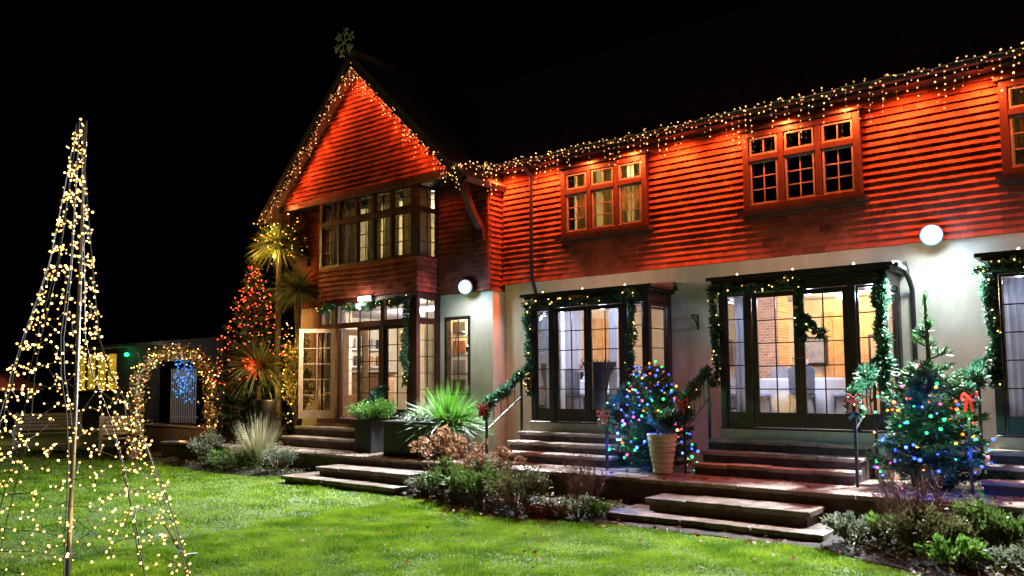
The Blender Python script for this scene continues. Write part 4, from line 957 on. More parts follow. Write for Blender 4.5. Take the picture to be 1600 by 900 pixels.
# ------------------------------------------------------------------ conifers
def conifer(name, label, loc, h, rad, n, m, seed, body=(.06, 1.0), leader=0, leaf=.09, group=None, pw=.6):
    r = np.random.default_rng(seed); t = thing(name, loc, label, 'tree', group); L = np.array(loc, float)
    tr = MB(); tr.tube([L, L + [0.02, 0, h*.5], L + [0, 0.01, h]], [.05 + .01*h, .035, .014], 7)
    br = MB(); Ps = []; Ds = []; z = body[0]*h; gold = 0; tips = []
    while z < h*body[1]:
        u = (z - body[0]*h)/(h*(body[1] - body[0])); ln = rad*(1 - u)**pw*(.75 + .35*r.random()) + .04
        az = gold; gold += 2.4 + r.uniform(-.3, .3)
        d = np.array([math.cos(az), math.sin(az), .10 + .35*u + r.uniform(-.08, .08)]); p0 = L + [0, 0, z]; p1 = p0 + d*ln*.6; p2 = p0 + d*ln + np.array([0, 0, .06*ln])
        br.tube([p0, p1, p2], [.012, .008, .003], 4); tips.append(p2)
        k = max(10, int(n*ln)); s = r.uniform(.12, 1, k); C = p0 + (p2 - p0)*s[:, None]
        side = np.cross(d, [0, 0, 1]); side /= np.linalg.norm(side)
        sw = r.uniform(-1, 1, k)*.38*ln*(1.05 - s); C = C + side*sw[:, None] + r.normal(size=(k, 3))*.012; C[:, 2] -= np.abs(sw)*.15
        Ps.append(C); Ds.append(d*.8 + side*np.sign(sw)[:, None]*.7 + r.normal(size=(k, 3))*.45)
        z += h*.0085*(1 + .0*u) + .006
    if leader:
        for k in range(5):
            a = k*1.35; zz = h*(body[1] + .05) + leader*.17*k; sc_ = 1 - .13*k; d = np.array([math.cos(a), math.sin(a), 0]); q = L + [0, 0, zz]
            br.tube([q, q + d*.10*sc_ + [0, 0, .03], q + d*.18*sc_ + [0, 0, .08], q + d*.23*sc_ + [0, 0, .15]], [.013, .012, .010, .006], 6); C = q + d*r.uniform(.03, .22, (46, 1))*sc_ + [0, 0, .02]; C[:, 2] += np.linspace(0, .11, 46)*0 + r.uniform(0, .1, 46); Ps.append(C); Ds.append(d*.6 + r.normal(size=(46, 3))*.4 + [0, 0, .7])
        zz = r.uniform(h*.72, h, 90); C = np.stack([np.full(90, L[0]), np.full(90, L[1]), L[2] + zz], 1) + r.normal(size=(90, 3))*.008; Ps.append(C); Ds.append(r.normal(size=(90, 3))*.5 + [0, 0, .8])
    tr.build('trunk', M['bark'], t); br.build('branch_set', M['bark'], t, kind='stuff')
    P = np.concatenate(Ps); D = np.concatenate(Ds); V, F = leaves(P, D, leaf*r.uniform(.6, 1.2, len(P)), leaf*.22, .08, r)
    mesh_obj('crown', V, F, M[m], t, kind='stuff')
    return t, np.array(tips)
def tree_lights(label, pts, cols, rad, seed, group='fairy lights on trees', wire=True):
    r = np.random.default_rng(seed); t = thing('fairy_lights', tuple(pts[0]), label, 'string lights', group); k = r.choice(len(cols), len(pts), p=[c[1] for c in cols])
    if wire:
        w = MB(); w.tube(list(pts), .004, 3); w.build('wire', M['wire'], t)
    for i, c in enumerate(cols):
        if (k == i).any(): bulbs(np.array(pts)[k == i], rad*r.uniform(.7, 1.2, (k == i).sum()), M[c[0]], t, c[0].replace('b_', '') + '_bulb_set')
    return t
def spiral_pts(loc, h, rad, n, turns, body, r, out=1.0, jit=.05, pw=.6):
    u = np.linspace(0, 1, n); a = u*turns*6.283 + r.uniform(-.15, .15, n); rr = rad*(1 - u)**pw*out*r.uniform(.75, 1.0, n) + .03
    return np.stack([loc[0] + rr*np.cos(a), loc[1] + rr*np.sin(a), loc[2] + h*(body[0] + (body[1] - body[0])*u)], 1) + r.normal(size=(n, 3))*jit
XT = (-2.10, 11.15, TZ)
conifer('christmas_tree', 'tall fir with a bare leader standing between two flights of steps', XT, 2.42, .70, 560, 'fir', 41, (.05, .61), .5, .10, pw=.42)
r_ = np.random.default_rng(42)
tree_lights('blue, green, red and amber fairy lights wound round the tall fir', spiral_pts(XT, 2.42, .72, 135, 9, (.06, .58), r_, .96, .09, .42), [('b_blue', .44), ('b_green', .22), ('b_red', .10), ('b_amber', .14), ('b_pink', .10)], .021, 43)
b = MB(); b.lathe([(.20, 0), (.24, .02), (.26, .22), (.27, .24), (.0, .24)], (XT[0], XT[1], TZ + .003), 20)
tag(b.build('tree_tub', M['black_planter'], None, True), 'low dark tub holding the tall fir', 'tub')
ST = (-6.02, 11.25, TZ)
conifer('small_fir', 'small bushy fir covered in blue lights beside the ribbed pot', ST, 1.62, .64, 480, 'fir', 44, (.03, .95), 0, .085)
tree_lights('mostly blue fairy lights covering the small fir', spiral_pts(ST, 1.6, .66, 190, 9, (.05, .97), r_, 1.0, .08), [('b_blue', .50), ('b_green', .24), ('b_pink', .10), ('b_amber', .10), ('b_red', .06)], .021, 45)
RT = (-16.75, 11.3, 0.02)
conifer('red_lit_fir', 'dark conifer wrapped in glowing red lights left of the wing', RT, 4.75, 1.15, 110, 'fir', 46, (.10, .99), 0, .14, pw=.85)
tree_lights('red fairy lights wound round the dark conifer', spiral_pts(RT, 4.7, 1.1, 300, 12, (.36, .98), r_, 1.02, .05, .85), [('b_red', .92), ('b_amber', .05), ('b_pink', .03)], .015, 47)

# ------------------------------------------------------------------ planters and pots
t = thing('long_planter', (-10.72, 10.72, TZ), 'long low black box planter on the terrace', 'planter')
ax = Vector((1.0, .08, 0)).normalized(); ay = Vector((-.08, 1.0, 0)).normalized()
def obox(mb, c, lx, ly, z0, z1):
    V = [Vector(c) + ax*sx_*lx/2 + ay*sy_*ly/2 + Vector((0, 0, zz)) for zz in (z0, z1) for sx_, sy_ in ((-1,-1),(1,-1),(1,1),(-1,1))]
    return mb.add(V, [(0,3,2,1),(4,5,6,7),(0,1,5,4),(1,2,6,5),(2,3,7,6),(3,0,4,7)])
LP = Vector((-10.6, 10.62, TZ))
bevel(obox(MB(), LP, 1.15, .5, .003, .60).build('box', M['black_planter'], t), .012); bevel(obox(MB(), LP, 1.21, .56, .602, .645).build('rim', M['black_planter'], t), .01)
obox(MB(), LP, 1.05, .42, .646, .655).build('compost', M['soil'], t)
t = thing('tall_planter', (-12.1, 11.0, TZ), 'upright black square planter under the clipped shrub', 'planter')
TP = Vector((-12.0, 10.78, TZ)); bevel(obox(MB(), TP, .44, .44, .003, .62).build('box', M['black_planter'], t), .012); obox(MB(), TP, .38, .38, .621, .63).build('compost', M['soil'], t)
shrub('clipped_shrub', 'dense bright green clipped shrub in the upright black planter', 'shrub', (-11.95, 10.78, TZ + .6), .44, .4, .42, 'box', 9000, .036, 46, up=.4, seed=51, lump=.36)
spiky('strap_leaved_plant', 'large arching bright green strap-leaved plant behind the long planter', 'plant', (-10.2, 11.1, TZ + .5), .93, 1500, 'spike', .019, .6, .12, 52)
b = MB(); b.lathe([(.2, 0), (.26, .02), (.3, .36), (.31, .52), (0, .52)], (-10.2, 11.1, TZ + .003), 20); tag(b.build('round_pot', M['black_planter'], None, True), 'dark round pot under the strap-leaved plant', 'pot')
shrub('pansies', 'small purple winter pansies along the long planter', 'flowers', (-10.65, 10.58, TZ + .65), .5, .16, .12, 'chair', 260, .05, 12, seed=53)
t = thing('ribbed_pot', (-5.55, 10.62, TZ), 'tall tapering ribbed terracotta coloured pot beside the blue-lit fir', 'pot')
prof = [(.115, 0)]
for k in range(7):
    z = .02 + .075*k; rr = .13 + .0105*k*1.1; prof += [(rr, z), (rr + .012, z + .012), (rr + .012, z + .055), (rr, z + .068)]
prof += [(.22, .555), (.22, .58), (.19, .58), (.18, .5), (0, .5)]
b = MB(); b.lathe(prof, (-5.55, 10.62, TZ + .003), 28); b.build('pot_body', M['pot'], t)
b = MB(); b.lathe([(.17, .505), (.1, .53), (0, .535)], (-5.55, 10.62, TZ), 14); b.build('compost', M['soil'], t)
shrub('potted_conifer', 'small dark evergreen growing in the ribbed pot', 'shrub', (-5.55, 10.62, TZ + .5), .3, .28, .5, 'fir', 1500, .08, 12, seed=54, wid=.25)
t = thing('shepherds_hook', (-10.28, 11.75, TZ), 'slim curved iron crook standing by the wing wall', 'hook')
b = MB(); px_, py_ = -10.28, 11.75
b.tube([(px_, py_, TZ), (px_, py_, 2.6)] + [(px_ - .17 + .17*math.cos(a), py_, 2.6 + .2*math.sin(a)) for a in np.linspace(.3, math.pi, 8)] + [(px_ - .36, py_, 2.5)], .012, 6); b.build('crook', M['iron'], t)
b = MB(); b.lathe([(.0, 0), (.03, .02), (.035, .12), (.0, .15)], (px_ + .0, py_ - .03, 2.38), 10); b.build('holder', M['iron'], t)

# ------------------------------------------------------------------ wing side plants
def cordyline(label, x, y, zb, zh, rad, seed, n=420):
    t = spiky('cordyline', label, 'palm', (x, y, zh), rad, n, 'cord', .030, .55, -.45, seed, 'cordylines by the wing', .07)
    b = MB(); b.tube([(x + .05, y, zb), (x - .04, y + .02, (zb + zh)/2), (x, y, zh + .05)], [.09, .07, .06], 8); b.build('trunk', M['bark'], t); return t
cordyline('cordyline with the highest spiky head, golden in the fairy lights', -15.85, 11.35, .4, 5.05, .75, 61, 800)
cordyline('dark spiky cordyline beside the wing wall', -15.3, 11.5, .4, 3.95, .72, 62, 700)
cordyline('low dark cordyline in front of the red-lit conifer', -16.15, 11.05, .4, 2.15, .85, 63, 800)
P = np.array([-15.85, 11.35, 5.1]) + unit(rng.normal(size=(90, 3)))*rng.uniform(.2, .7, (90, 1)); P[:, 2] += .15
tree_lights('warm fairy lights bundled over the highest cordyline head', P[np.argsort(P[:, 0])], [('b_warm', .7), ('b_amber', .3)], .013, 64, wire=True)
shrub('climber', 'golden-lit climber rising beside the open wing door', 'climber', (-15.25, 11.45, TZ), .35, .3, 2.7, 'ivy', 3200, .07, 22, seed=65, lump=.5)
P = np.stack([rng.uniform(-15.5, -15.0, 34), rng.uniform(11.1, 11.3, 34), rng.uniform(.9, 3.2, 34)], 1)
tree_lights('warm fairy lights threaded through the climber', P[np.argsort(P[:, 2])], [('b_amber', .5), ('b_warm', .5)], .012, 66)
t = thing('tall_pot', (-16.0, 11.15, TZ), 'tall plain dark pot below the low cordyline', 'pot')
b = MB(); b.lathe([(.16, 0), (.2, .5), (.25, .95), (.25, .98), (.2, .98), (.18, .9), (0, .9)], (-15.75, 10.95, TZ + .003), 20); b.build('pot_body', M['black_planter'], t, True)
t = thing('garden_chair', (-16.9, 10.75, TZ), 'small dark slatted garden chair in front of the red-lit conifer', 'chair')
for k in range(4): b = MB(); b.box(-17.1, -16.7, 10.6 + .09*k, 10.67 + .09*k, TZ + .42, TZ + .44); b.build('seat_slat', M['frame'], t)
for k in range(3): b = MB(); b.box(-17.1, -16.7, 10.96, 10.98, TZ + .55 + .11*k, TZ + .62 + .11*k); b.build('back_slat', M['frame'], t)
for a in (-17.1, -16.73):
    for c in (10.61, 10.93): b = MB(); b.box(a, a + .03, c, c + .03, TZ, TZ + (.42 if c < 10.8 else .86)); b.build('leg', M['frame'], t)
# light given off by the coloured strings, at their trees
strings = [o for o in sc.objects if o.name.startswith('fairy_lights')]
def glow(pts, e, col, rad=.06):
    for p in pts:                                    # each light belongs to the nearest string
        par = min(strings, key=lambda o: (o.location - Vector(p)).length)
        light('POINT', 'string_glow', p, e, col, par, rad)
glow([(XT[0] + .5, XT[1] - .55, .9), (XT[0] - .45, XT[1] - .6, 1.1), (XT[0] + .05, XT[1] - .75, .62), (XT[0], XT[1] - .5, 1.6)], 8, (.03, .10, 1))
glow([(ST[0] - .45, ST[1] - .6, .8), (ST[0] + .3, ST[1] - .7, 1.2), (ST[0] - .3, ST[1] - .5, 1.55)], 11, (.03, .10, 1))
glow([(ST[0] - .2, ST[1] - .75, 1.0), (XT[0] - .1, XT[1] - .7, 1.3), (XT[0] + .5, XT[1] - .6, 1.3), (XT[0] - .5, XT[1] - .5, 1.5), (ST[0] + .3, ST[1] - .6, 1.5)], 5, (.25, 1, .35))
glow([(XT[0] - .5, XT[1] - .6, .8), (XT[0] + .45, XT[1] - .6, 1.6), (ST[0] - .5, ST[1] - .6, 1.2)], 3, (1, .45, .12))
glow([(RT[0] + .75, RT[1] - .55, 2.2), (RT[0] - .2, RT[1] - .9, 2.9), (RT[0] + .3, RT[1] - .55, 3.8)], 14, (1, .07, .025))
glow([(-15.65, 10.9, 5.25), (-15.2, 11.0, 2.6), (-15.3, 10.95, 1.6)], 26, (1, .60, .14))
glow([(-15.5, 10.95, 4.75), (-16.1, 10.95, 4.7)], 26, (1, .60, .14))


# ------------------------------------------------------------------ planting bed
def dried_heads(label, x, y, rx, ry, h, nh, seed, m='dry', hr=.06):
    r = np.random.default_rng(seed); t = thing('hydrangea', (x, y, .05), label, 'shrub', 'dried hydrangeas in the bed'); st = MB(); Vs = []
    for i in range(nh):
        a = r.uniform(0, 6.283); q = r.uniform(0, 1)**.6; tip = np.array([x + rx*q*math.cos(a), y + ry*q*math.sin(a), .05 + h*r.uniform(.62, 1.0)*(1 - .22*q)])
        b0 = np.array([x + rx*.3*q*math.cos(a), y + ry*.3*q*math.sin(a), .04]); st.tube([b0, (b0 + tip)/2 + [0, 0, .05], tip], [.007, .006, .004], 4)
        k = 46; d = ball_dirs(k, .15, r); rr = hr*r.uniform(.7, 1.3); Vs.append(leaves(tip + d*rr*[1, 1, .75], d + r.normal(size=(k, 3))*.6, rr*.75, rr*.6, .1, r))
    st.build('stem_set', M['twig'], t, kind='stuff'); V, F = join(*Vs); mesh_obj('flower_head_set', V, F, M[m], t, kind='stuff'); return t
dried_heads('hydrangea with large orange-brown dried heads before the black planter', -9.25, 9.75, .55, .35, 1.02, 24, 71, hr=.068)
dried_heads('hydrangea with small tan dried heads before the drainpipe steps', -8.15, 9.65, .8, .4, .85, 40, 72, hr=.05)
def twiggy(name, label, x, y, rx, h, n, seed, m='twig', fine=7):
    r = np.random.default_rng(seed); t = thing(name, (x, y, .05), label, 'shrub'); b = MB()
    for i in range(n):
        a = r.uniform(0, 6.283); q = r.uniform(0, 1); p0 = np.array([x + .08*math.cos(a), y + .08*math.sin(a), .03]); p1 = np.array([x + rx*q*math.cos(a), y + rx*q*math.sin(a)*.7, h*r.uniform(.6, 1.05)])
        mid = p0*.5 + p1*.5 + r.normal(size=3)*.03; b.tube([p0, mid, p1], [.006, .0045, .002], 4)
        for k in range(fine):
            u = r.uniform(.35, .95); c = p0*(1 - u) + p1*u; b.tube([c, c + r.normal(size=3)*.06 + [0, 0, .09]], [.003, .0015], 3)
    b.build('twig_set', M[m], t, kind='stuff'); return t
shrub('low_shrub', 'yellow-green bushy shrub below the orange dried hydrangea', 'shrub', (-8.55, 9.3, .05), .42, .36, .62, 'leafA', 2600, .055, 20, seed=73)
shrub('low_shrub', 'olive green rounded shrub spreading onto the lawn', 'shrub', (-7.75, 9.0, .05), .48, .4, .56, 'leafA', 2600, .05, 22, seed=74)
shrub('low_shrub', 'brownish olive twiggy shrub next to the reddish leaf litter', 'shrub', (-6.95, 8.95, .05), .5, .4, .62, 'leafB', 2600, .045, 24, 'twig', seed=75)
shrub('low_shrub', 'small grey-green tuft at the corner of the planter-side steps', 'shrub', (-9.15, 9.35, .05), .32, .26, .34, 'leafC', 1100, .05, 12, seed=76)
shrub('low_shrub', 'low mauve-grey plant between the bushy shrubs', 'plant', (-8.15, 8.98, .05), .28, .2, .2, 'leafC', 700, .05, 10, seed=77)
shrub('lavender', 'pale grey lavender spilling over the terrace edge', 'plant', (-8.3, 9.9, TZ - .1), .5, .2, .26, 'leafC', 1400, .05, 20, seed=78)
shrub('low_shrub', 'small pale green rounded bush left of the wide lawn steps', 'shrub', (-5.86, 8.86, .05), .24, .22, .26, 'leafC', 1500, .045, 14, seed=79)
shrub('low_shrub', 'small bright leaf clump against the wide lawn steps', 'plant', (-5.62, 8.95, .05), .13, .13, .24, 'leafE', 420, .06, 8, seed=80)
twiggy('bare_shrub', 'bare pinkish twiggy shrub before the middle terrace edge', -6.15, 9.45, .42, .80, 46, 81)
shrub('low_shrub', 'sprawling reddish ground plant by the lawn edge', 'plant', (-6.35, 8.78, .03), .4, .16, .12, 'leafD', 600, .06, 12, seed=82)
# right of the wide steps
shrub('low_shrub', 'grey-green feathery bush beside the right end of the lawn steps', 'shrub', (-2.5, 9.05, .05), .26, .24, .36, 'leafC', 1500, .05, 16, seed=83)
shrub('low_shrub', 'bright lime green leaf clump by the dark twiggy shrub', 'shrub', (-2.22, 9.2, .05), .22, .2, .4, 'leafE', 800, .06, 12, seed=84)
twiggy('bare_shrub', 'tall dark brown twiggy shrub before the tall fir', -1.85, 9.15, .55, .86, 90, 85, 'twig', 9)
shrub('low_shrub', 'dark olive shrub growing under the brown twigs', 'shrub', (-1.75, 8.9, .05), .45, .35, .5, 'leafB', 2200, .05, 22, 'twig', seed=86)
shrub('low_shrub', 'dark green leafy shrub against the terrace beneath the end bay', 'shrub', (-1.05, 9.25, .05), .55, .4, .62, 'leafA', 2600, .06, 22, seed=87)
shrub('low_shrub', 'glossy bright green low plant on the lawn edge below the twigs', 'plant', (-1.45, 8.5, .05), .28, .22, .3, 'leafE', 900, .06, 12, seed=88)
shrub('low_shrub', 'blue-green frothy plant at the corner of the bed', 'plant', (-.82, 8.45, .05), .32, .3, .32, 'leafC', 1500, .05, 14, seed=89)
shrub('low_shrub', 'sprawling dark leafed plant with russet leaves near the end bay', 'plant', (-.6, 8.95, .05), .45, .35, .42, 'leafA', 1800, .06, 16, seed=90)
shrub('low_shrub', 'leafy green bush filling the bed end past the end bay', 'shrub', (.4, 8.9, .05), .6, .5, .6, 'leafA', 2200, .06, 18, seed=91)
# left bed
spiky('ornamental_grass', 'tall pale ornamental grass clump at the terrace edge', 'grass clump', (-14.35, 9.85, .05), 1.12, 330, 'straw', .014, .25, .86, 92, None, .1)
shrub('low_shrub', 'pale grey twiggy bush right of the ornamental grass', 'shrub', (-13.6, 9.8, .05), .5, .3, .62, 'leafC', 1500, .045, 22, 'twig', seed=93)
shrub('low_shrub', 'bright green small leafy clump before the left terrace', 'plant', (-15.6, 9.75, .05), .26, .24, .42, 'leafE', 700, .07, 12, seed=94)
shrub('low_shrub', 'grey-green upright shrub at the left end of the bed', 'shrub', (-16.4, 9.85, .05), .42, .35, .75, 'leafC', 1600, .06, 18, seed=95)
shrub('low_shrub', 'dark sprawling plant along the left bed front', 'plant', (-15.0, 9.6, .05), .9, .22, .25, 'leafA', 1900, .06, 18, seed=96)
twiggy('bare_shrub', 'straw coloured twiggy plant between grass clump and lime clump', -15.1, 9.85, .4, .6, 40, 97, 'straw')

n_ = 5200; x = np.concatenate([rng.uniform(-9.3, -5.7, 2400), rng.uniform(-2.6, .9, 2000), rng.uniform(-17.5, -12.7, 800)]); ey = edge_y(x); u = rng.uniform(.03, 1, n_)**1.0
P = np.stack([x, ey + (9.98 - ey)*u, .06 + rng.uniform(0, .09, n_)], 1); V, F = leaves(P, rng.normal(size=(n_, 3))*[1, 1, .5] + [0, 0, .5], .055*rng.uniform(.5, 1.3, n_), .035)
tag(mesh_obj('ground_cover', V, F, M['leafB']), 'low tangled ground cover leaves filling the planting beds', 'ground cover', kind='stuff')
n_ = 150; P = np.stack([rng.uniform(-11, 0, n_), rng.uniform(4, 8.8, n_), np.full(n_, .045)], 1); V, F = leaves(P, rng.normal(size=(n_, 3))*[1, 1, .15], .06, .04)
tag(mesh_obj('lawn_leaves', V, F, M['dry']), 'dry brown leaves lying here and there on the lawn', 'leaves', kind='stuff')
# ------------------------------------------------------------------ light cone on the lawn
def cone_tree():
    base = np.array([-7.31, 3.14, 0.]); left = np.array([-.39, -.92, 0.]); top = 4.15; r = np.random.default_rng(101)
    t = thing('light_cone_tree', tuple(base), 'tall cone of warm string lights on a steel pole on the lawn', 'light tree')
    b = MB(); b.tube([base, base - left*.02 + [0, 0, 1.5], base - left*.03 + [0, 0, top + .02]], [.022, .02, .012], 8); b.build('pole', M['pole'], t, True)
    def R_(z):
        u = (top - z)/top; return np.interp(u, [0, .15, .32, .5, .65, .85, 1.0], [.02, .09, .18, .33, .56, .86, 1.04])
    def C_(z):
        u = (top - z)/top; return base + left*np.interp(u, [0, .3, .5, .66, 1], [.0, .06, .13, .02, .0]) - left*np.interp(u, [0, .35, .6, 1], [-.02, .02, .02, 0])
    P = []; turns = 19; n = 980; prev = None; w = MB(); pts = []
    for i in range(n):
        s = (i/n)**.72; z = top*(1 - s*.97); a = 2*math.pi*turns*(i/n)**.8 + r.uniform(-.05, .05) + .12*math.sin(i*.9) + .1*math.sin(i*.37)
        c = C_(z); rr = R_(z)*r.uniform(.86, 1.05); sagk = .10*math.sin(a*5)
        p = np.array([c[0] + rr*math.cos(a), c[1] + rr*math.sin(a), max(.04, z + sagk*rr + r.normal()*.035)]); P.append(p); pts.append(p)
    w.tube(pts, .0035, 3); w.build('spiral_wire', M['wire'], t)
    for k in range(10):
        a = 2*math.pi*k/10 + .2; pl = []
        for z in np.linspace(top, .0, 14): c = C_(z); pl.append((c[0] + R_(z)*math.cos(a), c[1] + R_(z)*math.sin(a), z))
        b = MB(); b.tube(pl, .005, 4); b.build('strand', M['wire'], t)
        for j in range(14 if k % 2 else 26):
            z = r.uniform(.05, top*.98); c = C_(z); P.append(np.array([c[0] + R_(z)*math.cos(a), c[1] + R_(z)*math.sin(a), z]) + r.normal(size=3)*.025)
        b = MB(); e = np.array(pl[-1]); b.bar(e + [0, 0, .1], e - [0, 0, .05], .012); b.build('ground_peg', M['iron'], t)
    q = np.array([-6.65, 3.95, .75]); g = np.array([-7.95, 4.72, .0]); q = np.array([-6.62, 3.62, .62])
    b = MB(); b.tube([q, (q + g)/2 - [0, 0, .12], g + [0, 0, .03]], .010, 5); b.build('guy_cable', M['wire'], t)
    P = np.array(P); bulbs(P, .0088*r.uniform(.6, 1.4, len(P)), M['b_warm'], t)
    for z, k in ((.35, 1.0), (.5, .2), (1.2, .6)):
        c = C_(z); light('POINT', 'string_glow', (c[0] + .3*k, c[1] + .5*k, z), 12, (1, .62, .16), t, .3)
cone_tree()

# ------------------------------------------------------------------ garden beyond
def hoop(c, u, w, h, n=40):
    rr = w/2; out = []; hs = h - rr; L = 2*hs + math.pi*rr
    for i in range(n + 1):
        s = L*i/n
        if s < hs: x, z = -rr, s
        elif s < hs + math.pi*rr: a = (s - hs)/rr; x, z = -rr*math.cos(a), hs + rr*math.sin(a)
        else: x, z = rr, h - rr - (s - hs - math.pi*rr)
        out.append(np.array([c[0] + u[0]*x, c[1] + u[1]*x, c[2] + z]))
    return out
def arch():
    c = np.array([-18.55, 10.35, .1]); u = np.array([.47, .88]); v = np.array([-.88, .47, 0]); r = np.random.default_rng(111)
    t = thing('floral_arch', tuple(c), 'garden arch covered in pale flowers and warm lights', 'arch')
    Pf = []; Pl = []; Pb = []
    for k, off in enumerate((0, .55)):
        h = hoop(c + v*off, u, 1.72, 2.5); b = MB(); b.tube(h, .025, 6); b.build('hoop', M['whitewood'], t)
        A = np.array(h); n = 1500
        i = r.integers(0, len(A) - 1, n); q = r.uniform(0, 1, (n, 1)); C = A[i]*(1 - q) + A[i+1]*q + r.normal(size=(n, 3))*.085; Pl.append(C)
        i = r.integers(0, len(A) - 1, 520); Pf.append(A[i] + r.normal(size=(520, 3))*.09); i = r.integers(0, len(A) - 1, 170); Pb.append(A[i] + r.normal(size=(170, 3))*.10)
    for i in range(2, 40, 4):
        p = np.array(hoop(c, u, 1.72, 2.5)[i]); b = MB(); b.bar(p, p + v*.55, .02); b.build('crosspiece', M['whitewood'], t)
    P = np.concatenate(Pl); V, F = leaves(P, r.normal(size=P.shape), .09, .045, .1, r); mesh_obj('foliage', V, F, M['leafA'], t, kind='stuff')
    P = np.concatenate(Pf); V, F = join(leaves(P, r.normal(size=P.shape), .07, .06, .1, r), leaves(P, r.normal(size=P.shape), .07, .06, .1, r)); mesh_obj('flower_set', V, F, M['flower'], t, kind='stuff')
    bulbs(np.concatenate(Pb), .017, M['b_warm'], t)
    for q in ((-18.9, 10.75, .75), (-20.0, 10.7, .9)): light('POINT', 'string_glow', q, 5, (1, .55, .2), t, .06)  # fill lights added to brighten the low brick wall
    for p in ((0, .2, 2.2), (-.7, 0, 1.2), (.7, 0, 1.2)): light('POINT', 'string_glow', (c[0] + u[0]*p[0] + v[0]*-.35, c[1] + u[1]*p[0] - .2, c[2] + p[2]), 3.5, (1, .62, .25), t, .15)
arch()
# pavilion
PV = thing('garden_pavilion', (-32, 16, 0), 'low dark pavilion with a yellow lit window beyond the arch', 'pavilion')
wall(MB(), -40, -25.5, -.05, 3.3, 16, 16.2, [(-37.0, -33.2, 1.55, 3.12), (-30.2, -26.6, .1, 2.75)]).build('wall', M['shed'], PV)
b = MB(); b.box(-40.4, -25, 15.5, 21.2, 3.3, 3.42); b.build('roof', M['lead'], PV)
b = MB(); b.box(-40, -25.5, 21, 21.2, -.05, 3.3); b.build('rear_wall', M['shed'], PV)
for a in (-40, -25.7): b = MB(); b.box(a, a + .2, 16.2, 21, -.05, 3.3); b.build('side_wall', M['shed'], PV)
mb = MB(); frame_rect(mb, -37.05, -33.15, 1.5, 3.17, .08, lambda u, d, v: (u, 15.98 + d, v), -.04, .1); w_ = mb.build('window', M['timber'], PV)
pan = emit('lit_blind', (.80, .62, .05), .17)
for k in range(4):
    b = MB(); x = -36.96 + k*.935; b.box(x + .03, x + .905, 16.05, 16.07, 1.6, 3.08); b.build('lit_pane', pan, w_)
for k in range(1, 4): b = MB(); x = -36.96 + k*.935; b.box(x - .03, x + .03, 15.95, 16.05, 1.58, 3.09); b.build('mullion', M['timber'], w_)
P = np.stack([rng.uniform(-37, -33.2, 120), np.full(120, 15.9), rng.uniform(1.5, 3.1, 120)], 1)
tree_lights('warm light curtain hung over the yellow pavilion window', P[np.argsort(P[:, 0])], [('b_warm', 1.0)], .022, 112, 'pavilion lights', False)
t = thing('green_lamp', (-32.2, 15.9, 3.05), 'small green lamp under the pavilion eaves', 'lamp')
b = MB(); b.lathe([(0, -.08), (.08, -.05), (.1, 0), (.07, .07), (0, .09)], (-32.2, 15.85, 3.0), 12); b.build('globe', emit('green_globe', (.02, .7, .2), 2.5), t, True); light('POINT', 'green_light', (-32.2, 15.5, 3.0), 4, (.05, 1, .3), t, .1)
pts = np.stack([rng.choice(np.linspace(-28.3, -27.2, 7), 190) + rng.normal(0, .03, 190), rng.uniform(15.7, 15.9, 190), 3.0 - 1.9*rng.beta(1, 1.5, 190)], 1)
M['b_cyan'] = emit('bulb_cyan', (.10, .40, 1), .5)
bl_ = tree_lights('pale blue light curtain hanging in the pavilion opening', pts[np.argsort(pts[:, 0])], [('b_cyan', 1.0)], .03, 113, 'pavilion lights', False)
light('POINT', 'string_glow', (-27.8, 15.3, 2.2), 5, (.15, .5, 1), bl_, .2)
t = thing('picket_screen', (-29.2, 16.6, 0), 'pale slatted screen inside the pavilion opening', 'screen')
for k in range(12): b = MB(); x = -30.1 + k*.16; b.box(x, x + .07, 16.6, 16.63, .3, 2.4); b.build('picket', M['whitewood'], t)
for z in (.5, 2.1): b = MB(); b.box(-30.15, -28.2, 16.635, 16.66, z, z + .08); b.build('cross_rail', M['whitewood'], t)
light('POINT', 'pavilion_light', (-29.2, 15.2, 2.9), 9, (1, .8, .55), PV, .1)
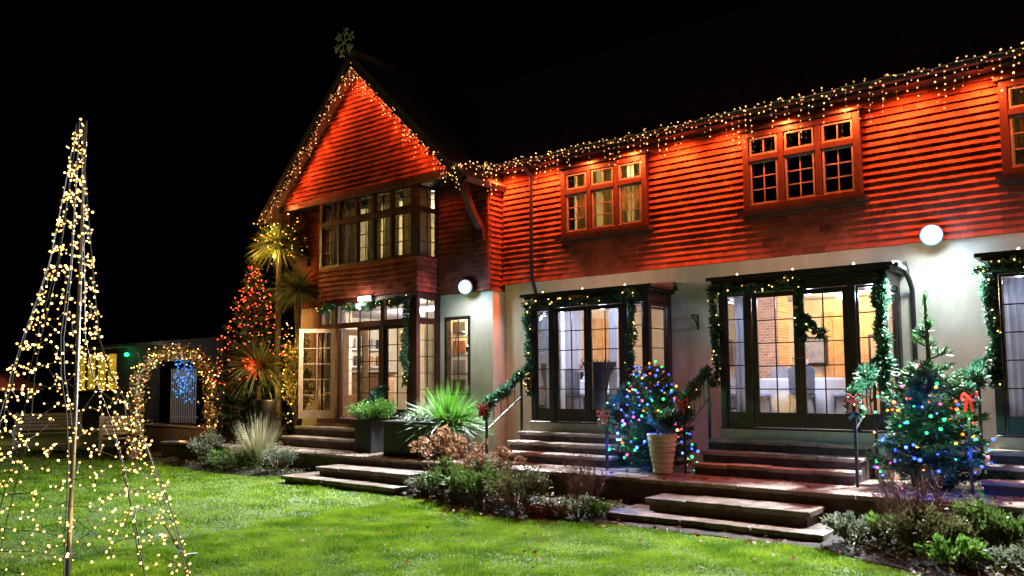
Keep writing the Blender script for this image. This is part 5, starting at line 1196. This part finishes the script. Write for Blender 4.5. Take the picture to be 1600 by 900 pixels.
# low brick wall
LW = thing('low_brick_wall', (-20.6, 11.2, 0), 'low terracotta brick wall behind the floral arch', 'wall')
b = MB(); b.box(-23.4, -18.65, 11.32, 11.5, -.05, .66); b.build('wall_core', M['riser'], LW)
bb = MB(); bb.box(-.107, .107, -.05, .05, -.032, .032); br0 = bb.build('brick', M['brick'], LW); fst = True
for row in range(9):
    for k in range(21):
        x = -23.3 + k*.225 + (.112 if row % 2 else 0)
        o = br0 if fst else link(br0.copy()); fst = False; o.parent = LW
        o.location = Vector((x, 11.28 + random.uniform(-.004, .004), .035 + row*.075)) - origin(LW)
for k in range(11): b = MB(); b.box(-23.42 + k*.44, -22.99 + k*.44, 11.2, 11.55, .685, .735); b.build('coping', M['stone'], LW)
# garden benches
def bench(label, x, y, rz, L=1.6):
    t = thing('garden_bench', (0, 0, 0), label, 'bench', 'white benches at the lawn edge')
    for k in range(5): b = MB(); b.box(-L/2, L/2, -.22 + .095*k, -.14 + .095*k, .43, .455); b.build('seat_slat', M['whitewood'], t)
    for k in range(5): b = MB(); b.box(-L/2, L/2, .26, .285, .52 + .10*k, .60 + .10*k); b.build('back_slat', M['whitewood'], t)
    for sx_ in (-L/2 + .03, L/2 - .09):
        b = MB(); b.box(sx_, sx_ + .06, -.22, -.16, 0, .64); b.build('leg', M['whitewood'], t)
        b = MB(); b.box(sx_, sx_ + .06, .29, .35, 0, 1.03); b.build('leg', M['whitewood'], t)
        b = MB(); b.box(sx_ - .003, sx_ + .063, -.26, .3, .642, .67); b.build('armrest', M['whitewood'], t)
    t.location = (x, y, 0); t.rotation_euler = (0, 0, rz); return t
bench('white slatted bench seen through the light cone', -24.6, 9.9, R(62), 1.7)
bench('shorter white slatted bench near the floral arch', -20.6, 10.0, R(62), .95)
t = thing('parasol', (-31.9, 11.0, 0), 'orange canvas parasol open over the far lawn', 'parasol')
b = MB(); b.tube([(-31.9, 11.0, 0), (-31.9, 11.0, 2.35)], .03); b.build('pole', M['whitewood'], t)
b = MB(); b.lathe([(1.7, 1.62), (1.66, 1.72), (.9, 2.08), (.03, 2.3), (0, 2.32)], (-31.9, 11.0, 0), 8); b.build('canopy', M['canvas'], t)
t = thing('fill_lantern', (-28.6, 9.0, 0), 'small warm lantern added on a post to light the parasol', 'lantern')  # made-up lantern, added only to light the parasol canvas
b = MB(); b.bar((-28.6, 9.0, 0), (-28.6, 9.0, 1.3), .05); b.build('post', M['iron'], t)
b = MB(); b.lathe([(.0, 1.3), (.08, 1.32), (.09, 1.5), (.0, 1.56)], (-28.6, 9.0, 0), 10); b.build('lantern_glass', M['lampglow'], t); light('POINT', 'parasol_fill_light', (-28.6, 9.1, 1.75), 130, (1, .62, .35), t, .08)
